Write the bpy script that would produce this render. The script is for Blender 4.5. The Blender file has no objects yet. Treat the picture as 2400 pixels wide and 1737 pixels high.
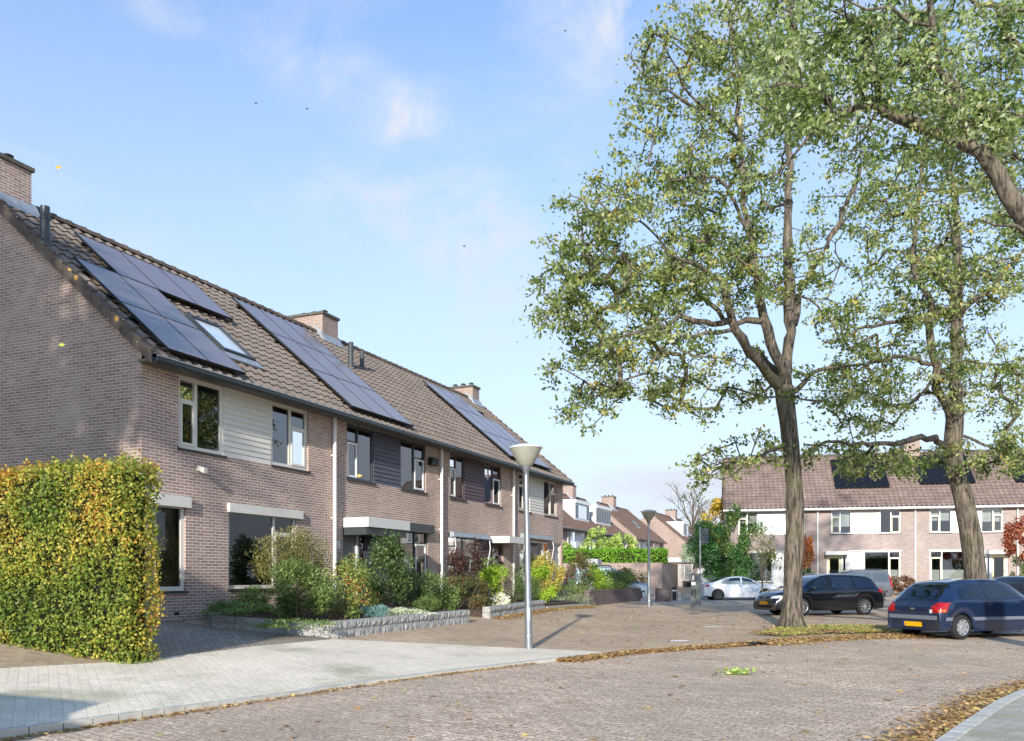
import bpy, bmesh, math, random
import numpy as np
from mathutils import Vector, Matrix, noise
from mathutils.bvhtree import BVHTree
R = math.radians
random.seed(7); RNG = np.random.default_rng(7)
SC = bpy.context.scene
COL = SC.collection
# ---------------------------------------------------------------- camera
cam_d = bpy.data.cameras.new('camera'); cam = bpy.data.objects.new('camera', cam_d); COL.objects.link(cam)
cam_d.sensor_width = 36; cam_d.lens = 30; cam_d.shift_y = 0.2015
cam_d.clip_start = .05; cam_d.clip_end = 3000
cam.location = (0, 0, 1.4); cam.rotation_euler = (R(90), 0, 0)
SC.camera = cam
# ---------------------------------------------------------------- light
SUN_EL = R(19.0); SUN_AZ = math.atan2(-.19, -.98)     # direction towards the sun on the ground: (-.19,-.98)
sdir = Vector((math.sin(SUN_AZ) * math.cos(SUN_EL), math.cos(SUN_AZ) * math.cos(SUN_EL), math.sin(SUN_EL)))
sd = bpy.data.lights.new('sun', 'SUN'); so = bpy.data.objects.new('sun', sd); COL.objects.link(so)
sd.energy = 2.9; sd.angle = R(1.0); sd.color = (1.0, .94, .85)
so.rotation_euler = sdir.to_track_quat('Z', 'Y').to_euler()
W = bpy.data.worlds.new('World'); SC.world = W; W.use_nodes = True
nt = W.node_tree; nt.nodes.clear()
def N(nt, t, **k):
    n = nt.nodes.new(t)
    for a, b in k.items():
        if a.startswith('i_'): n.inputs[int(a[2:]) if a[2:].isdigit() else a[2:].replace('_', ' ')].default_value = b
        else: setattr(n, a, b)
    return n
def L(nt, a, ao, b, bi): nt.links.new(a.outputs[ao], b.inputs[bi])
sky = N(nt, 'ShaderNodeTexSky', sky_type='NISHITA', sun_disc=False)
sky.sun_elevation = SUN_EL; sky.sun_rotation = SUN_AZ; sky.air_density = 1.0; sky.dust_density = .6; sky.ozone_density = 1.6
tc = N(nt, 'ShaderNodeTexCoord'); mp = N(nt, 'ShaderNodeMapping'); mp.inputs['Scale'].default_value = (1.6, 1.6, 4.2)
mp.inputs['Location'].default_value = (.35, .2, .12)
nz = N(nt, 'ShaderNodeTexNoise'); nz.inputs['Scale'].default_value = 2.1; nz.inputs['Detail'].default_value = 7; nz.inputs['Roughness'].default_value = .56
nz.inputs['Distortion'].default_value = .5
rp = N(nt, 'ShaderNodeValToRGB'); rp.color_ramp.elements[0].position = .50; rp.color_ramp.elements[0].color = (0, 0, 0, 1)
rp.color_ramp.elements[1].position = .76; rp.color_ramp.elements[1].color = (.35, .35, .35, 1)
sep = N(nt, 'ShaderNodeSeparateXYZ'); hz = N(nt, 'ShaderNodeMapRange'); hz.inputs[1].default_value = 0; hz.inputs[2].default_value = .80
hz.inputs[3].default_value = 1.0; hz.inputs[4].default_value = -.18
add = N(nt, 'ShaderNodeMath', operation='MAXIMUM'); ad2 = N(nt, 'ShaderNodeMath', operation='ADD', use_clamp=True)
mx = N(nt, 'ShaderNodeMixRGB'); mx.inputs[2].default_value = (2.5, 2.68, 3.05, 1)
bg = N(nt, 'ShaderNodeBackground'); bg.inputs[1].default_value = .15; ow = N(nt, 'ShaderNodeOutputWorld')
L(nt, tc, 'Generated', mp, 0); L(nt, mp, 0, nz, 0); L(nt, nz, 0, rp, 0); L(nt, tc, 'Generated', sep, 0); L(nt, sep, 2, hz, 0)
def cloud(px, py, sx, sz, amt, prev):
    d = Vector(((px - 1200) / 2000, 1, (1352 - py) / 2000)).normalized()
    s1 = N(nt, 'ShaderNodeVectorMath', operation='SUBTRACT'); s1.inputs[1].default_value = d; L(nt, tc, 'Generated', s1, 0)
    s2 = N(nt, 'ShaderNodeVectorMath', operation='MULTIPLY'); s2.inputs[1].default_value = (1 / sx, .6 / sx, 1 / sz); L(nt, s1, 0, s2, 0)
    s3 = N(nt, 'ShaderNodeVectorMath', operation='LENGTH'); L(nt, s2, 0, s3, 0)
    m1 = N(nt, 'ShaderNodeMapRange', interpolation_type='SMOOTHSTEP'); m1.inputs[1].default_value = 1; m1.inputs[2].default_value = 0; L(nt, s3, 'Value', m1, 0)
    n1 = N(nt, 'ShaderNodeTexNoise'); n1.inputs['Scale'].default_value = 11; n1.inputs['Detail'].default_value = 8; n1.inputs['Roughness'].default_value = .6; n1.inputs['Distortion'].default_value = .4; L(nt, tc, 'Generated', n1, 0)
    m2 = N(nt, 'ShaderNodeMapRange'); m2.inputs[1].default_value = .40; m2.inputs[2].default_value = .66; m2.inputs[4].default_value = amt; L(nt, n1, 0, m2, 0)
    m3 = N(nt, 'ShaderNodeMath', operation='MULTIPLY'); L(nt, m1, 0, m3, 0); L(nt, m2, 0, m3, 1)
    a = N(nt, 'ShaderNodeMath', operation='ADD'); L(nt, prev, 0, a, 0); L(nt, m3, 0, a, 1); return a
cl = cloud(740, 150, .10, .055, .6, rp); cl = cloud(955, 280, .06, .05, .9, cl); cl = cloud(400, 10, .08, .03, .5, cl); cl = cloud(1500, 10, .16, .09, 1, cl); cl = cloud(1000, 470, .26, .08, .4, cl); cl = cloud(1150, 620, .18, .14, .4, cl); cl = cloud(2050, 60, .2, .15, .9, cl)
L(nt, cl, 0, ad2, 0); L(nt, hz, 0, ad2, 1); tn = N(nt, 'ShaderNodeMixRGB', blend_type='MULTIPLY'); tn.inputs[0].default_value = 1; tn.inputs[2].default_value = (.66, .86, 1.04, 1); L(nt, sky, 0, tn, 1)
L(nt, ad2, 0, mx, 0); L(nt, tn, 0, mx, 1); L(nt, mx, 0, bg, 0); L(nt, bg, 0, ow, 0)
SC.view_settings.view_transform = 'Standard'; SC.view_settings.look = 'None'; SC.view_settings.gamma = 1
SC.view_settings.exposure = 1.05; SC.view_settings.use_curve_mapping = False
SC.render.engine = 'CYCLES'; SC.cycles.max_bounces = 7; SC.cycles.transparent_max_bounces = 12
SC.cycles.caustics_reflective = False; SC.cycles.caustics_refractive = False
# ---------------------------------------------------------------- frames
F = 2000.; HC = 1.4
def at(px, py, Y): return Vector(((px - 1200) / F * Y, Y, HC + (1352 - py) / F * Y))
AZ = R(66.6); U = (math.cos(AZ), math.sin(AZ)); NN = (-math.sin(AZ), math.cos(AZ))
def ST(X, Y): return X * NN[0] + Y * NN[1], X * U[0] + Y * U[1]
def TS(t, s): return t * U[0] + s * NN[0], t * U[1] + s * NN[1]
R2O = (20.67, 55.12); R2U = (.974, -.225)
def terr(X, Y):
    s, t = ST(X, Y)
    a = min(1, max(0, (s - 6.5) / 6.5)); b = 1 - min(1, max(0, (t - 38) / 6.))
    v = (X - R2O[0]) * .225 + (Y - R2O[1]) * .974
    c = min(1, max(0, (v + 4.0) / 4.0)) if X > 10 else 0
    return max(.5 * a * b, .6 * c)
# ---------------------------------------------------------------- mesh helpers
class MB:
    def __init__(s): s.v = []; s.f = []; s.sm = False
    def quad(s, *p):
        i = len(s.v); s.v += [tuple(q) for q in p]; s.f.append(tuple(range(i, i + len(p))))
    def box(s, x0, x1, y0, y1, z0, z1):
        if x0 > x1: x0, x1 = x1, x0
        if y0 > y1: y0, y1 = y1, y0
        if z0 > z1: z0, z1 = z1, z0
        i = len(s.v)
        s.v += [(x0, y0, z0), (x1, y0, z0), (x1, y1, z0), (x0, y1, z0), (x0, y0, z1), (x1, y0, z1), (x1, y1, z1), (x0, y1, z1)]
        s.f += [tuple(i + k for k in q) for q in ((0, 3, 2, 1), (4, 5, 6, 7), (0, 1, 5, 4), (1, 2, 6, 5), (2, 3, 7, 6), (3, 0, 4, 7))]
        return s
    def prism(s, poly, axis, a, b):
        # poly 2D list; axis 'x': poly=(y,z); 'y': poly=(x,z); 'z': poly=(x,y)
        m = {'x': lambda p, t: (t, p[0], p[1]), 'y': lambda p, t: (p[0], t, p[1]), 'z': lambda p, t: (p[0], p[1], t)}[axis]
        i = len(s.v); n = len(poly)
        s.v += [m(p, a) for p in poly] + [m(p, b) for p in poly]
        s.f.append(tuple(i + k for k in range(n))[::-1]); s.f.append(tuple(i + n + k for k in range(n)))
        for k in range(n): s.f.append((i + k, i + (k + 1) % n, i + n + (k + 1) % n, i + n + k))
        return s
    def tube(s, pts, rad, n=8, cap=True):
        pts = [Vector(p) for p in pts]; rad = rad if hasattr(rad, '__len__') else [rad] * len(pts)
        i0 = len(s.v); up = Vector((.31, .27, .91)); k = len(pts)
        for j, p in enumerate(pts):
            d = (pts[min(j + 1, k - 1)] - pts[max(j - 1, 0)])
            d = d.normalized() if d.length > 1e-9 else Vector((0, 0, 1))
            a = d.cross(up)
            if a.length < .15: a = d.cross(Vector((1, 0, 0)))
            a.normalize(); b = d.cross(a); up = -a.cross(d) if False else up
            for q in range(n):
                w = 2 * math.pi * q / n; s.v.append(tuple(p + (a * math.cos(w) + b * math.sin(w)) * rad[j]))
        for j in range(k - 1):
            for q in range(n):
                s.f.append((i0 + j * n + q, i0 + j * n + (q + 1) % n, i0 + (j + 1) * n + (q + 1) % n, i0 + (j + 1) * n + q))
        if cap: s.f.append(tuple(i0 + q for q in range(n))[::-1]); s.f.append(tuple(i0 + (k - 1) * n + q for q in range(n)))
        return s
    def lathe(s, prof, n=24, c=(0, 0, 0), axis='z'):
        i0 = len(s.v)
        for r, z in prof:
            for q in range(n):
                w = 2 * math.pi * q / n; x, y = r * math.cos(w), r * math.sin(w)
                p = (x, y, z) if axis == 'z' else (x, z, y)
                s.v.append((c[0] + p[0], c[1] + p[1], c[2] + p[2]))
        for j in range(len(prof) - 1):
            for q in range(n):
                s.f.append((i0 + j * n + q, i0 + j * n + (q + 1) % n, i0 + (j + 1) * n + (q + 1) % n, i0 + (j + 1) * n + q))
        return s
    def build(s, name, mat, parent=None, smooth=False, uv=True, loc=None, bevel=0):
        me = bpy.data.meshes.new(name); me.from_pydata(s.v, [], s.f)
        me.materials.append(mat); return finish(me, name, parent, smooth, uv, loc, bevel)
def finish(me, name, parent=None, smooth=False, uv=True, loc=None, bevel=0):
    bm = bmesh.new(); bm.from_mesh(me); bmesh.ops.recalc_face_normals(bm, faces=bm.faces)
    if bevel: bmesh.ops.bevel(bm, geom=bm.edges[:], offset=bevel, segments=1, affect='EDGES', clamp_overlap=True)
    bm.to_mesh(me); bm.free()
    if uv: boxuv(me)
    if smooth: me.shade_smooth()
    o = bpy.data.objects.new(name, me); COL.objects.link(o)
    if parent: o.parent = parent
    if loc: o.location = loc
    return o
def boxuv(me):
    n = len(me.polygons); nl = len(me.loops)
    if not n: return
    co = np.empty(len(me.vertices) * 3); me.vertices.foreach_get('co', co); co = co.reshape(-1, 3)
    fn = np.empty(n * 3); me.polygons.foreach_get('normal', fn); fn = np.abs(fn.reshape(-1, 3))
    vi = np.empty(nl, int); me.loops.foreach_get('vertex_index', vi)
    tot = np.empty(n, int); me.polygons.foreach_get('loop_total', tot)
    lf = np.repeat(np.arange(n), tot); c = co[vi]; f = fn[lf]
    top = f[:, 2] > .75; side = (f[:, 0] > f[:, 1]) & ~top
    uv = np.stack([np.where(side, c[:, 1], c[:, 0]), np.where(top, c[:, 1], c[:, 2])], 1)
    l = me.uv_layers.new(name='UVMap'); l.data.foreach_set('uv', uv.ravel())
def tag(o, label, cat, group=None):
    o['label'] = label; o['category'] = cat
    if group: o['group'] = group
    return o
def struct(o, k='structure'): o['kind'] = k; return o
def thing(name, label, cat, loc=(0, 0, 0), rz=0, group=None):
    o = bpy.data.objects.new(name, None); COL.objects.link(o); o.location = loc; o.rotation_euler = (0, 0, rz); o.empty_display_size = .2
    return tag(o, label, cat, group)
def clone(o, parent=None):
    c = o.copy(); COL.objects.link(c); c.parent = parent
    for ch in list(o.children): clone(ch, c)
    return c
# ---------------------------------------------------------------- materials
def lin(h):
    h = h.lstrip('#'); r = [int(h[i:i + 2], 16) / 255 for i in (0, 2, 4)]
    return tuple(((x + .055) / 1.055) ** 2.4 if x > .04 else x / 12.92 for x in r) + (1,)
def col(c): return lin(c) if isinstance(c, str) else tuple(c) + (1,) * (4 - len(c))
def base(name):
    m = bpy.data.materials.new(name); m.use_nodes = True; nt = m.node_tree; b = nt.nodes['Principled BSDF']
    return m, nt, b
def plain(name, c, rough=.6, metal=0, var=.12, scale=6, bump=0, spec=.5, coat=0):
    m, nt, b = base(name); c = col(c)
    t = N(nt, 'ShaderNodeTexCoord'); n = N(nt, 'ShaderNodeTexNoise'); n.inputs['Scale'].default_value = scale; n.inputs['Detail'].default_value = 6
    L(nt, t, 'Object', n, 0)
    r = N(nt, 'ShaderNodeValToRGB'); r.color_ramp.elements[0].position = .3; r.color_ramp.elements[1].position = .7
    r.color_ramp.elements[0].color = tuple(x * (1 - var) for x in c[:3]) + (1,); r.color_ramp.elements[1].color = tuple(min(1, x * (1 + var)) for x in c[:3]) + (1,)
    L(nt, n, 0, r, 0); L(nt, r, 0, b, 'Base Color')
    b.inputs['Roughness'].default_value = rough; b.inputs['Metallic'].default_value = metal; b.inputs['Specular IOR Level'].default_value = spec
    if coat: b.inputs['Coat Weight'].default_value = coat; b.inputs['Coat Roughness'].default_value = .04
    if bump:
        bp = N(nt, 'ShaderNodeBump'); bp.inputs['Strength'].default_value = bump; bp.inputs['Distance'].default_value = .02
        L(nt, n, 0, bp, 'Height'); L(nt, bp, 0, b, 'Normal')
    return m
def brickmat(name, c1, c2, mortar, bw=.22, rh=.0625, ms=.014, off=.5, uv=True, rough=.9, bump=.5, stain=None, stainscale=.8, rot=0, sq=1, grain=40, grainamt=.15, bias=0, stainpos=(.5, .62), gain=1.42, speck=0):
    m, nt, b = base(name)
    t = N(nt, 'ShaderNodeTexCoord'); mp = N(nt, 'ShaderNodeMapping'); mp.inputs['Rotation'].default_value = (0, 0, rot)
    L(nt, t, 'UV' if uv else 'Object', mp, 0)
    k = N(nt, 'ShaderNodeTexBrick'); k.offset = off; k.squash = sq
    k.inputs['Scale'].default_value = 1; k.inputs['Brick Width'].default_value = bw; k.inputs['Row Height'].default_value = rh
    k.inputs['Mortar Size'].default_value = ms / 2; k.inputs['Mortar Smooth'].default_value = .35; k.inputs['Bias'].default_value = bias
    k.inputs['Color1'].default_value = col(c1); k.inputs['Color2'].default_value = col(c2); k.inputs['Mortar'].default_value = col(mortar)
    wn = N(nt, 'ShaderNodeTexNoise'); wn.inputs['Scale'].default_value = 9; wa = N(nt, 'ShaderNodeVectorMath', operation='MULTIPLY_ADD')
    wa.inputs[1].default_value = (.007, .007, .007); L(nt, mp, 0, wn, 0); L(nt, wn, 1, wa, 0); L(nt, mp, 0, wa, 2); L(nt, wa, 0, k, 0)
    g = N(nt, 'ShaderNodeTexNoise'); g.inputs['Scale'].default_value = grain; g.inputs['Detail'].default_value = 4; L(nt, mp, 0, g, 0)
    gr = N(nt, 'ShaderNodeMapRange'); gr.inputs[1].default_value = .25; gr.inputs[2].default_value = .75; gr.inputs[3].default_value = 1 - grainamt; gr.inputs[4].default_value = 1 + grainamt
    L(nt, g, 0, gr, 0)
    lo = N(nt, 'ShaderNodeTexNoise'); lo.inputs['Scale'].default_value = .55; lo.inputs['Detail'].default_value = 5; L(nt, mp, 0, lo, 0)
    lr = N(nt, 'ShaderNodeMapRange'); lr.inputs[1].default_value = .3; lr.inputs[2].default_value = .7; lr.inputs[3].default_value = .86 * gain; lr.inputs[4].default_value = 1.12 * gain
    L(nt, lo, 0, lr, 0); mu = N(nt, 'ShaderNodeMath', operation='MULTIPLY'); L(nt, gr, 0, mu, 0); L(nt, lr, 0, mu, 1)
    vm = N(nt, 'ShaderNodeVectorMath', operation='SCALE'); L(nt, k, 0, vm, 0); L(nt, mu, 0, vm, 'Scale')
    out = vm
    if stain:
        s = N(nt, 'ShaderNodeTexNoise'); s.inputs['Scale'].default_value = stainscale; s.inputs['Detail'].default_value = 8; s.inputs['Roughness'].default_value = .65; L(nt, mp, 0, s, 0)
        sr = N(nt, 'ShaderNodeValToRGB'); sr.color_ramp.elements[0].position = stainpos[0]; sr.color_ramp.elements[1].position = stainpos[1]
        sr.color_ramp.elements[1].color = (.75, .75, .75, 1); sr.color_ramp.elements[0].color = (0, 0, 0, 1)
        mx = N(nt, 'ShaderNodeMixRGB'); mx.inputs[2].default_value = col(stain); L(nt, s, 0, sr, 0); L(nt, sr, 0, mx, 0); L(nt, out, 0, mx, 1); out = mx
    if speck:
        vo = N(nt, 'ShaderNodeTexVoronoi'); vo.inputs['Scale'].default_value = 48; L(nt, mp, 0, vo, 0); vs_ = N(nt, 'ShaderNodeSeparateXYZ'); L(nt, vo, 'Color', vs_, 0)
        v2 = N(nt, 'ShaderNodeMapRange'); v2.inputs[3].default_value = 1 - speck; v2.inputs[4].default_value = 1 + speck; L(nt, vs_, 0, v2, 0)
        sv = N(nt, 'ShaderNodeVectorMath', operation='SCALE'); L(nt, out, 0, sv, 0); L(nt, v2, 0, sv, 'Scale'); out = sv
    L(nt, out, 0, b, 'Base Color'); b.inputs['Roughness'].default_value = rough; b.inputs['Specular IOR Level'].default_value = .25
    bp = N(nt, 'ShaderNodeBump'); bp.inputs['Strength'].default_value = bump; bp.inputs['Distance'].default_value = .008
    sb = N(nt, 'ShaderNodeMath', operation='MULTIPLY_ADD'); sb.inputs[1].default_value = -1; L(nt, k, 1, sb, 0)
    gm = N(nt, 'ShaderNodeMath', operation='MULTIPLY'); gm.inputs[1].default_value = .5; L(nt, g, 0, gm, 0); L(nt, gm, 0, sb, 2)
    L(nt, sb, 0, bp, 'Height'); L(nt, bp, 0, b, 'Normal')
    return m
def tilemat(name, c1, c2, lichen=.0, moss=0):
    m, nt, b = base(name); t = N(nt, 'ShaderNodeTexCoord')
    n = N(nt, 'ShaderNodeTexNoise'); n.inputs['Scale'].default_value = 1.3; n.inputs['Detail'].default_value = 10; n.inputs['Roughness'].default_value = .7; L(nt, t, 'Object', n, 0)
    r = N(nt, 'ShaderNodeValToRGB'); r.color_ramp.elements[0].position = .32; r.color_ramp.elements[1].position = .68
    r.color_ramp.elements[0].color = col(c1); r.color_ramp.elements[1].color = col(c2); L(nt, n, 0, r, 0); out = r
    v = N(nt, 'ShaderNodeTexVoronoi'); v.inputs['Scale'].default_value = 3.4; L(nt, t, 'Object', v, 0)
    vr = N(nt, 'ShaderNodeMapRange'); vr.inputs[1].default_value = 0; vr.inputs[2].default_value = 1; vr.inputs[3].default_value = .92 * 1.95; vr.inputs[4].default_value = 1.08 * 1.95
    sp = N(nt, 'ShaderNodeSeparateXYZ'); L(nt, v, 'Color', sp, 0); L(nt, sp, 0, vr, 0)
    vm = N(nt, 'ShaderNodeVectorMath', operation='SCALE'); L(nt, out, 0, vm, 0); L(nt, vr, 0, vm, 'Scale'); out = vm
    if lichen:
        for cc, sc, th in (((.62, .60, .55, 1), 7.5, .075), ((.50, .30, .08, 1), 2.3, .09)):
            q = N(nt, 'ShaderNodeTexVoronoi'); q.inputs['Scale'].default_value = sc; q.inputs['Randomness'].default_value = 1; L(nt, t, 'Object', q, 0)
            qr = N(nt, 'ShaderNodeMath', operation='LESS_THAN'); qr.inputs[1].default_value = th * lichen; L(nt, q, 0, qr, 0)
            mx = N(nt, 'ShaderNodeMixRGB'); mx.inputs[2].default_value = cc; L(nt, qr, 0, mx, 0); L(nt, out, 0, mx, 1); out = mx
    L(nt, out, 0, b, 'Base Color'); b.inputs['Roughness'].default_value = .85; b.inputs['Specular IOR Level'].default_value = .3
    g = N(nt, 'ShaderNodeTexNoise'); g.inputs['Scale'].default_value = 30; L(nt, t, 'Object', g, 0)
    bp = N(nt, 'ShaderNodeBump'); bp.inputs['Strength'].default_value = .3; bp.inputs['Distance'].default_value = .01; L(nt, g, 0, bp, 'Height'); L(nt, bp, 0, b, 'Normal')
    return m
def leafmat(name, stops, trans=.35, rough=.55):
    m, nt, b = base(name); a = N(nt, 'ShaderNodeAttribute', attribute_name='rnd'); r = N(nt, 'ShaderNodeValToRGB')
    e = r.color_ramp.elements
    while len(e) < len(stops): e.new(.5)
    for k, (p, c) in enumerate(stops): e[k].position = p; e[k].color = col(c)
    L(nt, a, 'Fac', r, 0)
    tr = N(nt, 'ShaderNodeBsdfTranslucent'); mxs = N(nt, 'ShaderNodeMixShader'); mxs.inputs[0].default_value = trans
    br = N(nt, 'ShaderNodeVectorMath', operation='SCALE'); br.inputs['Scale'].default_value = 1.25; L(nt, r, 0, br, 0)
    L(nt, r, 0, b, 'Base Color'); L(nt, br, 0, tr, 0); b.inputs['Roughness'].default_value = rough; b.inputs['Specular IOR Level'].default_value = .45
    o = nt.nodes['Material Output']; L(nt, b, 0, mxs, 1); L(nt, tr, 0, mxs, 2); L(nt, mxs, 0, o, 0)
    return m
def glassmat(name, tint=(.75, .8, .8), ior=2.5, rough=.01):
    m = bpy.data.materials.new(name); m.use_nodes = True; nt = m.node_tree; nt.nodes.clear()
    o = N(nt, 'ShaderNodeOutputMaterial'); t = N(nt, 'ShaderNodeBsdfTransparent'); t.inputs[0].default_value = tuple(tint) + (1,)
    g = N(nt, 'ShaderNodeBsdfGlossy'); g.inputs['Roughness'].default_value = rough; g.inputs[0].default_value = (.95, .97, 1, 1)
    f = N(nt, 'ShaderNodeFresnel'); f.inputs[0].default_value = ior; x = N(nt, 'ShaderNodeMixShader')
    tcn = N(nt, 'ShaderNodeTexCoord'); nn = N(nt, 'ShaderNodeTexNoise'); nn.inputs['Scale'].default_value = 1.1; bp = N(nt, 'ShaderNodeBump')
    bp.inputs['Strength'].default_value = .05; bp.inputs['Distance'].default_value = .02; L(nt, tcn, 'Object', nn, 0); L(nt, nn, 0, bp, 'Height'); L(nt, bp, 0, g, 'Normal')
    L(nt, f, 0, x, 0); L(nt, t, 0, x, 1); L(nt, g, 0, x, 2); L(nt, x, 0, o, 0); return m
M = {}
M['brick'] = brickmat('facade_brick', '#75625b', '#8a756b', '#b4a89e', stain='#8f7c72', stainpos=(.55, .8), gain=1.8, grainamt=.2)
M['brick_g'] = brickmat('gable_brick', '#766358', '#8a766b', '#b0a498', gain=1.62, stain='#bcaa9a', stainscale=.75, stainpos=(.50, .66), grainamt=.2)
M['brick2'] = brickmat('far_brick', '#80706a', '#95857e', '#b3aba5', gain=1.25, grainamt=.2)
M['brick_dk'] = brickmat('dark_brick', '#4a3f40', '#5f5150', '#7a716c')
M['brick_rd'] = brickmat('red_brick', '#7a675e', '#88746a', '#aaa097')
M['tile'] = tilemat('roof_tile', '#544b44', '#665c54', lichen=.6)
M['tile2'] = tilemat('roof_tile_brown', '#5d4e47', '#766860', lichen=.5)
M['tile3'] = tilemat('roof_tile_far', '#4a3c34', '#5a4a41', lichen=0)
M['verge'] = tilemat('verge_tile', '#3c342e', '#544a41', lichen=1.4)
M['cream'] = plain('cream_paint', '#dcd8cd', .45, var=.04)
M['white'] = plain('white_paint', '#d6d6d2', .4, var=.03)
M['whitepvc'] = plain('white_plastic', '#eeeeec', .3, var=.02)
M['yellowsash'] = plain('pale_yellow_paint', '#e3ddb0', .45, var=.04)
M['graypaint'] = plain('grey_cladding', '#545562', .6, var=.25, scale=14)
M['purplepaint'] = plain('purple_cladding', '#5a4a50', .6, var=.2, scale=14)
M['anth'] = plain('anthracite', '#3e4345', .4, var=.1)
M['dark'] = plain('near_black', '#17181a', .6, var=.1)
M['blackpl'] = plain('black_plastic', '#1d1e20', .45, var=.1)
M['gutter_lip_highlight'] = plain('gutter_highlight', '#b5b9b8', .4, metal=.2, var=.1)  # pale bead along the gutter edge, its highlight painted into the colour
M['gutter'] = plain('gutter_zinc', '#3c4244', .45, metal=.3, var=.15)
M['zinc'] = plain('pipe_pvc', '#e6e6e3', .4, var=.05)
M['lead'] = plain('lead_flashing', '#a4abb0', .5, metal=.3, var=.2, scale=12)
M['soffit'] = plain('soffit_board', '#6b675f', .7)
M['sill'] = plain('dark_sill', '#3f3b3a', .6)
M['doorgrey'] = plain('door_grey', '#6c6e74', .45, var=.05)
M['door_lt'] = plain('door_light', '#a7a9aa', .45, var=.05)
M['glass'] = glassmat('window_glass')
M['glass_b'] = glassmat('dark_glass', (.28, .32, .33), 1.9)
M['glass_low'] = glassmat('ground_window_glass', (.7, .75, .75), 1.65)
M['curtain'] = plain('curtain_cloth', '#cfcfca', .9, var=.1)
M['blind'] = plain('blind_slat', '#575a58', .5, var=.05)
M['interior'] = plain('interior_wall', '#4a4540', .9)
M['concrete'] = plain('concrete', '#a6a59f', .85, var=.12, scale=8, bump=.3)
M['kerb'] = plain('kerb_concrete', '#bdbab0', .85, var=.15, scale=5, bump=.3)
M['splitstone'] = plain('split_face_stone', '#a3a29d', .9, var=.3, scale=16, bump=1.0)
M['stonejoint'] = plain('stone_joint', '#3c3d3c', .95)
M['soil'] = plain('soil', '#4a3d31', .95, var=.4, scale=20, bump=.8)
M['grassbase'] = plain('turf', '#5f6e33', .95, var=.35, scale=9, bump=.6)
M['steel'] = plain('galvanised_steel', '#9aa0a5', .38, metal=.75, var=.1, scale=10)
M['lampcap'] = plain('lamp_cap', '#cfd0cf', .4, var=.03)
M['lampshade'] = plain('lamp_opal', '#9a9a8c', .35, var=.05)
M['cabinet'] = plain('cabinet_grey', '#5d6466', .6, var=.03, spec=.3)
M['rubber'] = plain('tyre_rubber', '#1f2022', .85, var=.2, scale=30)
M['rim'] = plain('alloy_rim', '#b4b7ba', .3, metal=.6, var=.05)
M['rimdk'] = plain('dark_rim', '#45484b', .35, metal=.6, var=.05)
M['chrome'] = plain('chrome', '#d0d3d6', .12, metal=1, var=.02)
M['plate'] = plain('yellow_plate', '#f0b71a', .4, var=.02)
M['plateblue'] = plain('plate_blue', '#1c4fb0', .4, var=.02)
M['redlens'] = plain('red_lens', '#a01419', .15, var=.1, coat=.6)
M['orangelens'] = plain('amber_lens', '#f0801c', .15, var=.1, coat=.6)
M['clearlens'] = plain('clear_lens', '#c9cfd4', .12, var=.1, coat=.8)
M['carglass'] = glassmat('car_glass', (.42, .50, .47), 1.7)
M['c_blue'] = plain('navy_car_paint', '#192a49', .28, metal=.25, var=.06, coat=1)
M['c_black'] = plain('black_car_paint', '#12141c', .25, metal=.2, var=.05, coat=1)
M['c_white'] = plain('white_car_paint', '#dfe2e6', .3, var=.02, coat=1)
M['c_grey'] = plain('grey_car_paint', '#6a6d71', .3, metal=.4, var=.04, coat=1)
M['c_navy'] = plain('dark_navy_car_paint', '#232a3a', .35, metal=.3, var=.04, coat=1)
M['c_silver'] = plain('silver_blue_car_paint', '#9fb0c0', .3, metal=.4, var=.04, coat=1)
M['trimgrey'] = plain('bumper_strip', '#6b727e', .6, var=.05)
M['solar'] = None
def solarmat():
    m, nt, b = base('solar_cell_glass'); b.inputs['Base Color'].default_value = (.22, .178, .168, 1); b.inputs['Roughness'].default_value = .34
    b.inputs['Specular IOR Level'].default_value = .9; b.inputs['Coat Weight'].default_value = .25; b.inputs['Coat Roughness'].default_value = .1
    return m
M['solar'] = solarmat()
M['solar_black'] = plain('black_solar_glass', '#17181c', .45, var=.05, spec=.3)
def barkmat():
    m, nt, b = base('tree_bark'); t = N(nt, 'ShaderNodeTexCoord'); mp = N(nt, 'ShaderNodeMapping'); mp.inputs['Scale'].default_value = (1, 1, .13); L(nt, t, 'Object', mp, 0)
    n = N(nt, 'ShaderNodeTexNoise'); n.inputs['Scale'].default_value = 17; n.inputs['Detail'].default_value = 8; n.inputs['Roughness'].default_value = .7; L(nt, mp, 0, n, 0)
    r = N(nt, 'ShaderNodeValToRGB'); r.color_ramp.elements[0].position = .38; r.color_ramp.elements[0].color = col('#2a251f'); r.color_ramp.elements[1].position = .62; r.color_ramp.elements[1].color = col('#85796a')
    L(nt, n, 0, r, 0); n2 = N(nt, 'ShaderNodeTexNoise'); n2.inputs['Scale'].default_value = .9; n2.inputs['Detail'].default_value = 4; L(nt, t, 'Object', n2, 0)
    r2 = N(nt, 'ShaderNodeValToRGB'); r2.color_ramp.elements[0].position = .52; r2.color_ramp.elements[0].color = (0, 0, 0, 1); r2.color_ramp.elements[1].position = .7; r2.color_ramp.elements[1].color = (.5, .5, .5, 1)
    mx = N(nt, 'ShaderNodeMixRGB'); mx.inputs[2].default_value = col('#5a6038'); L(nt, n2, 0, r2, 0); L(nt, r2, 0, mx, 0); L(nt, r, 0, mx, 1); L(nt, mx, 0, b, 'Base Color')
    b.inputs['Roughness'].default_value = .95; bp = N(nt, 'ShaderNodeBump'); bp.inputs['Strength'].default_value = .9; bp.inputs['Distance'].default_value = .04; L(nt, n, 0, bp, 'Height'); L(nt, bp, 0, b, 'Normal')
    return m
M['bark'] = barkmat()
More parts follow.
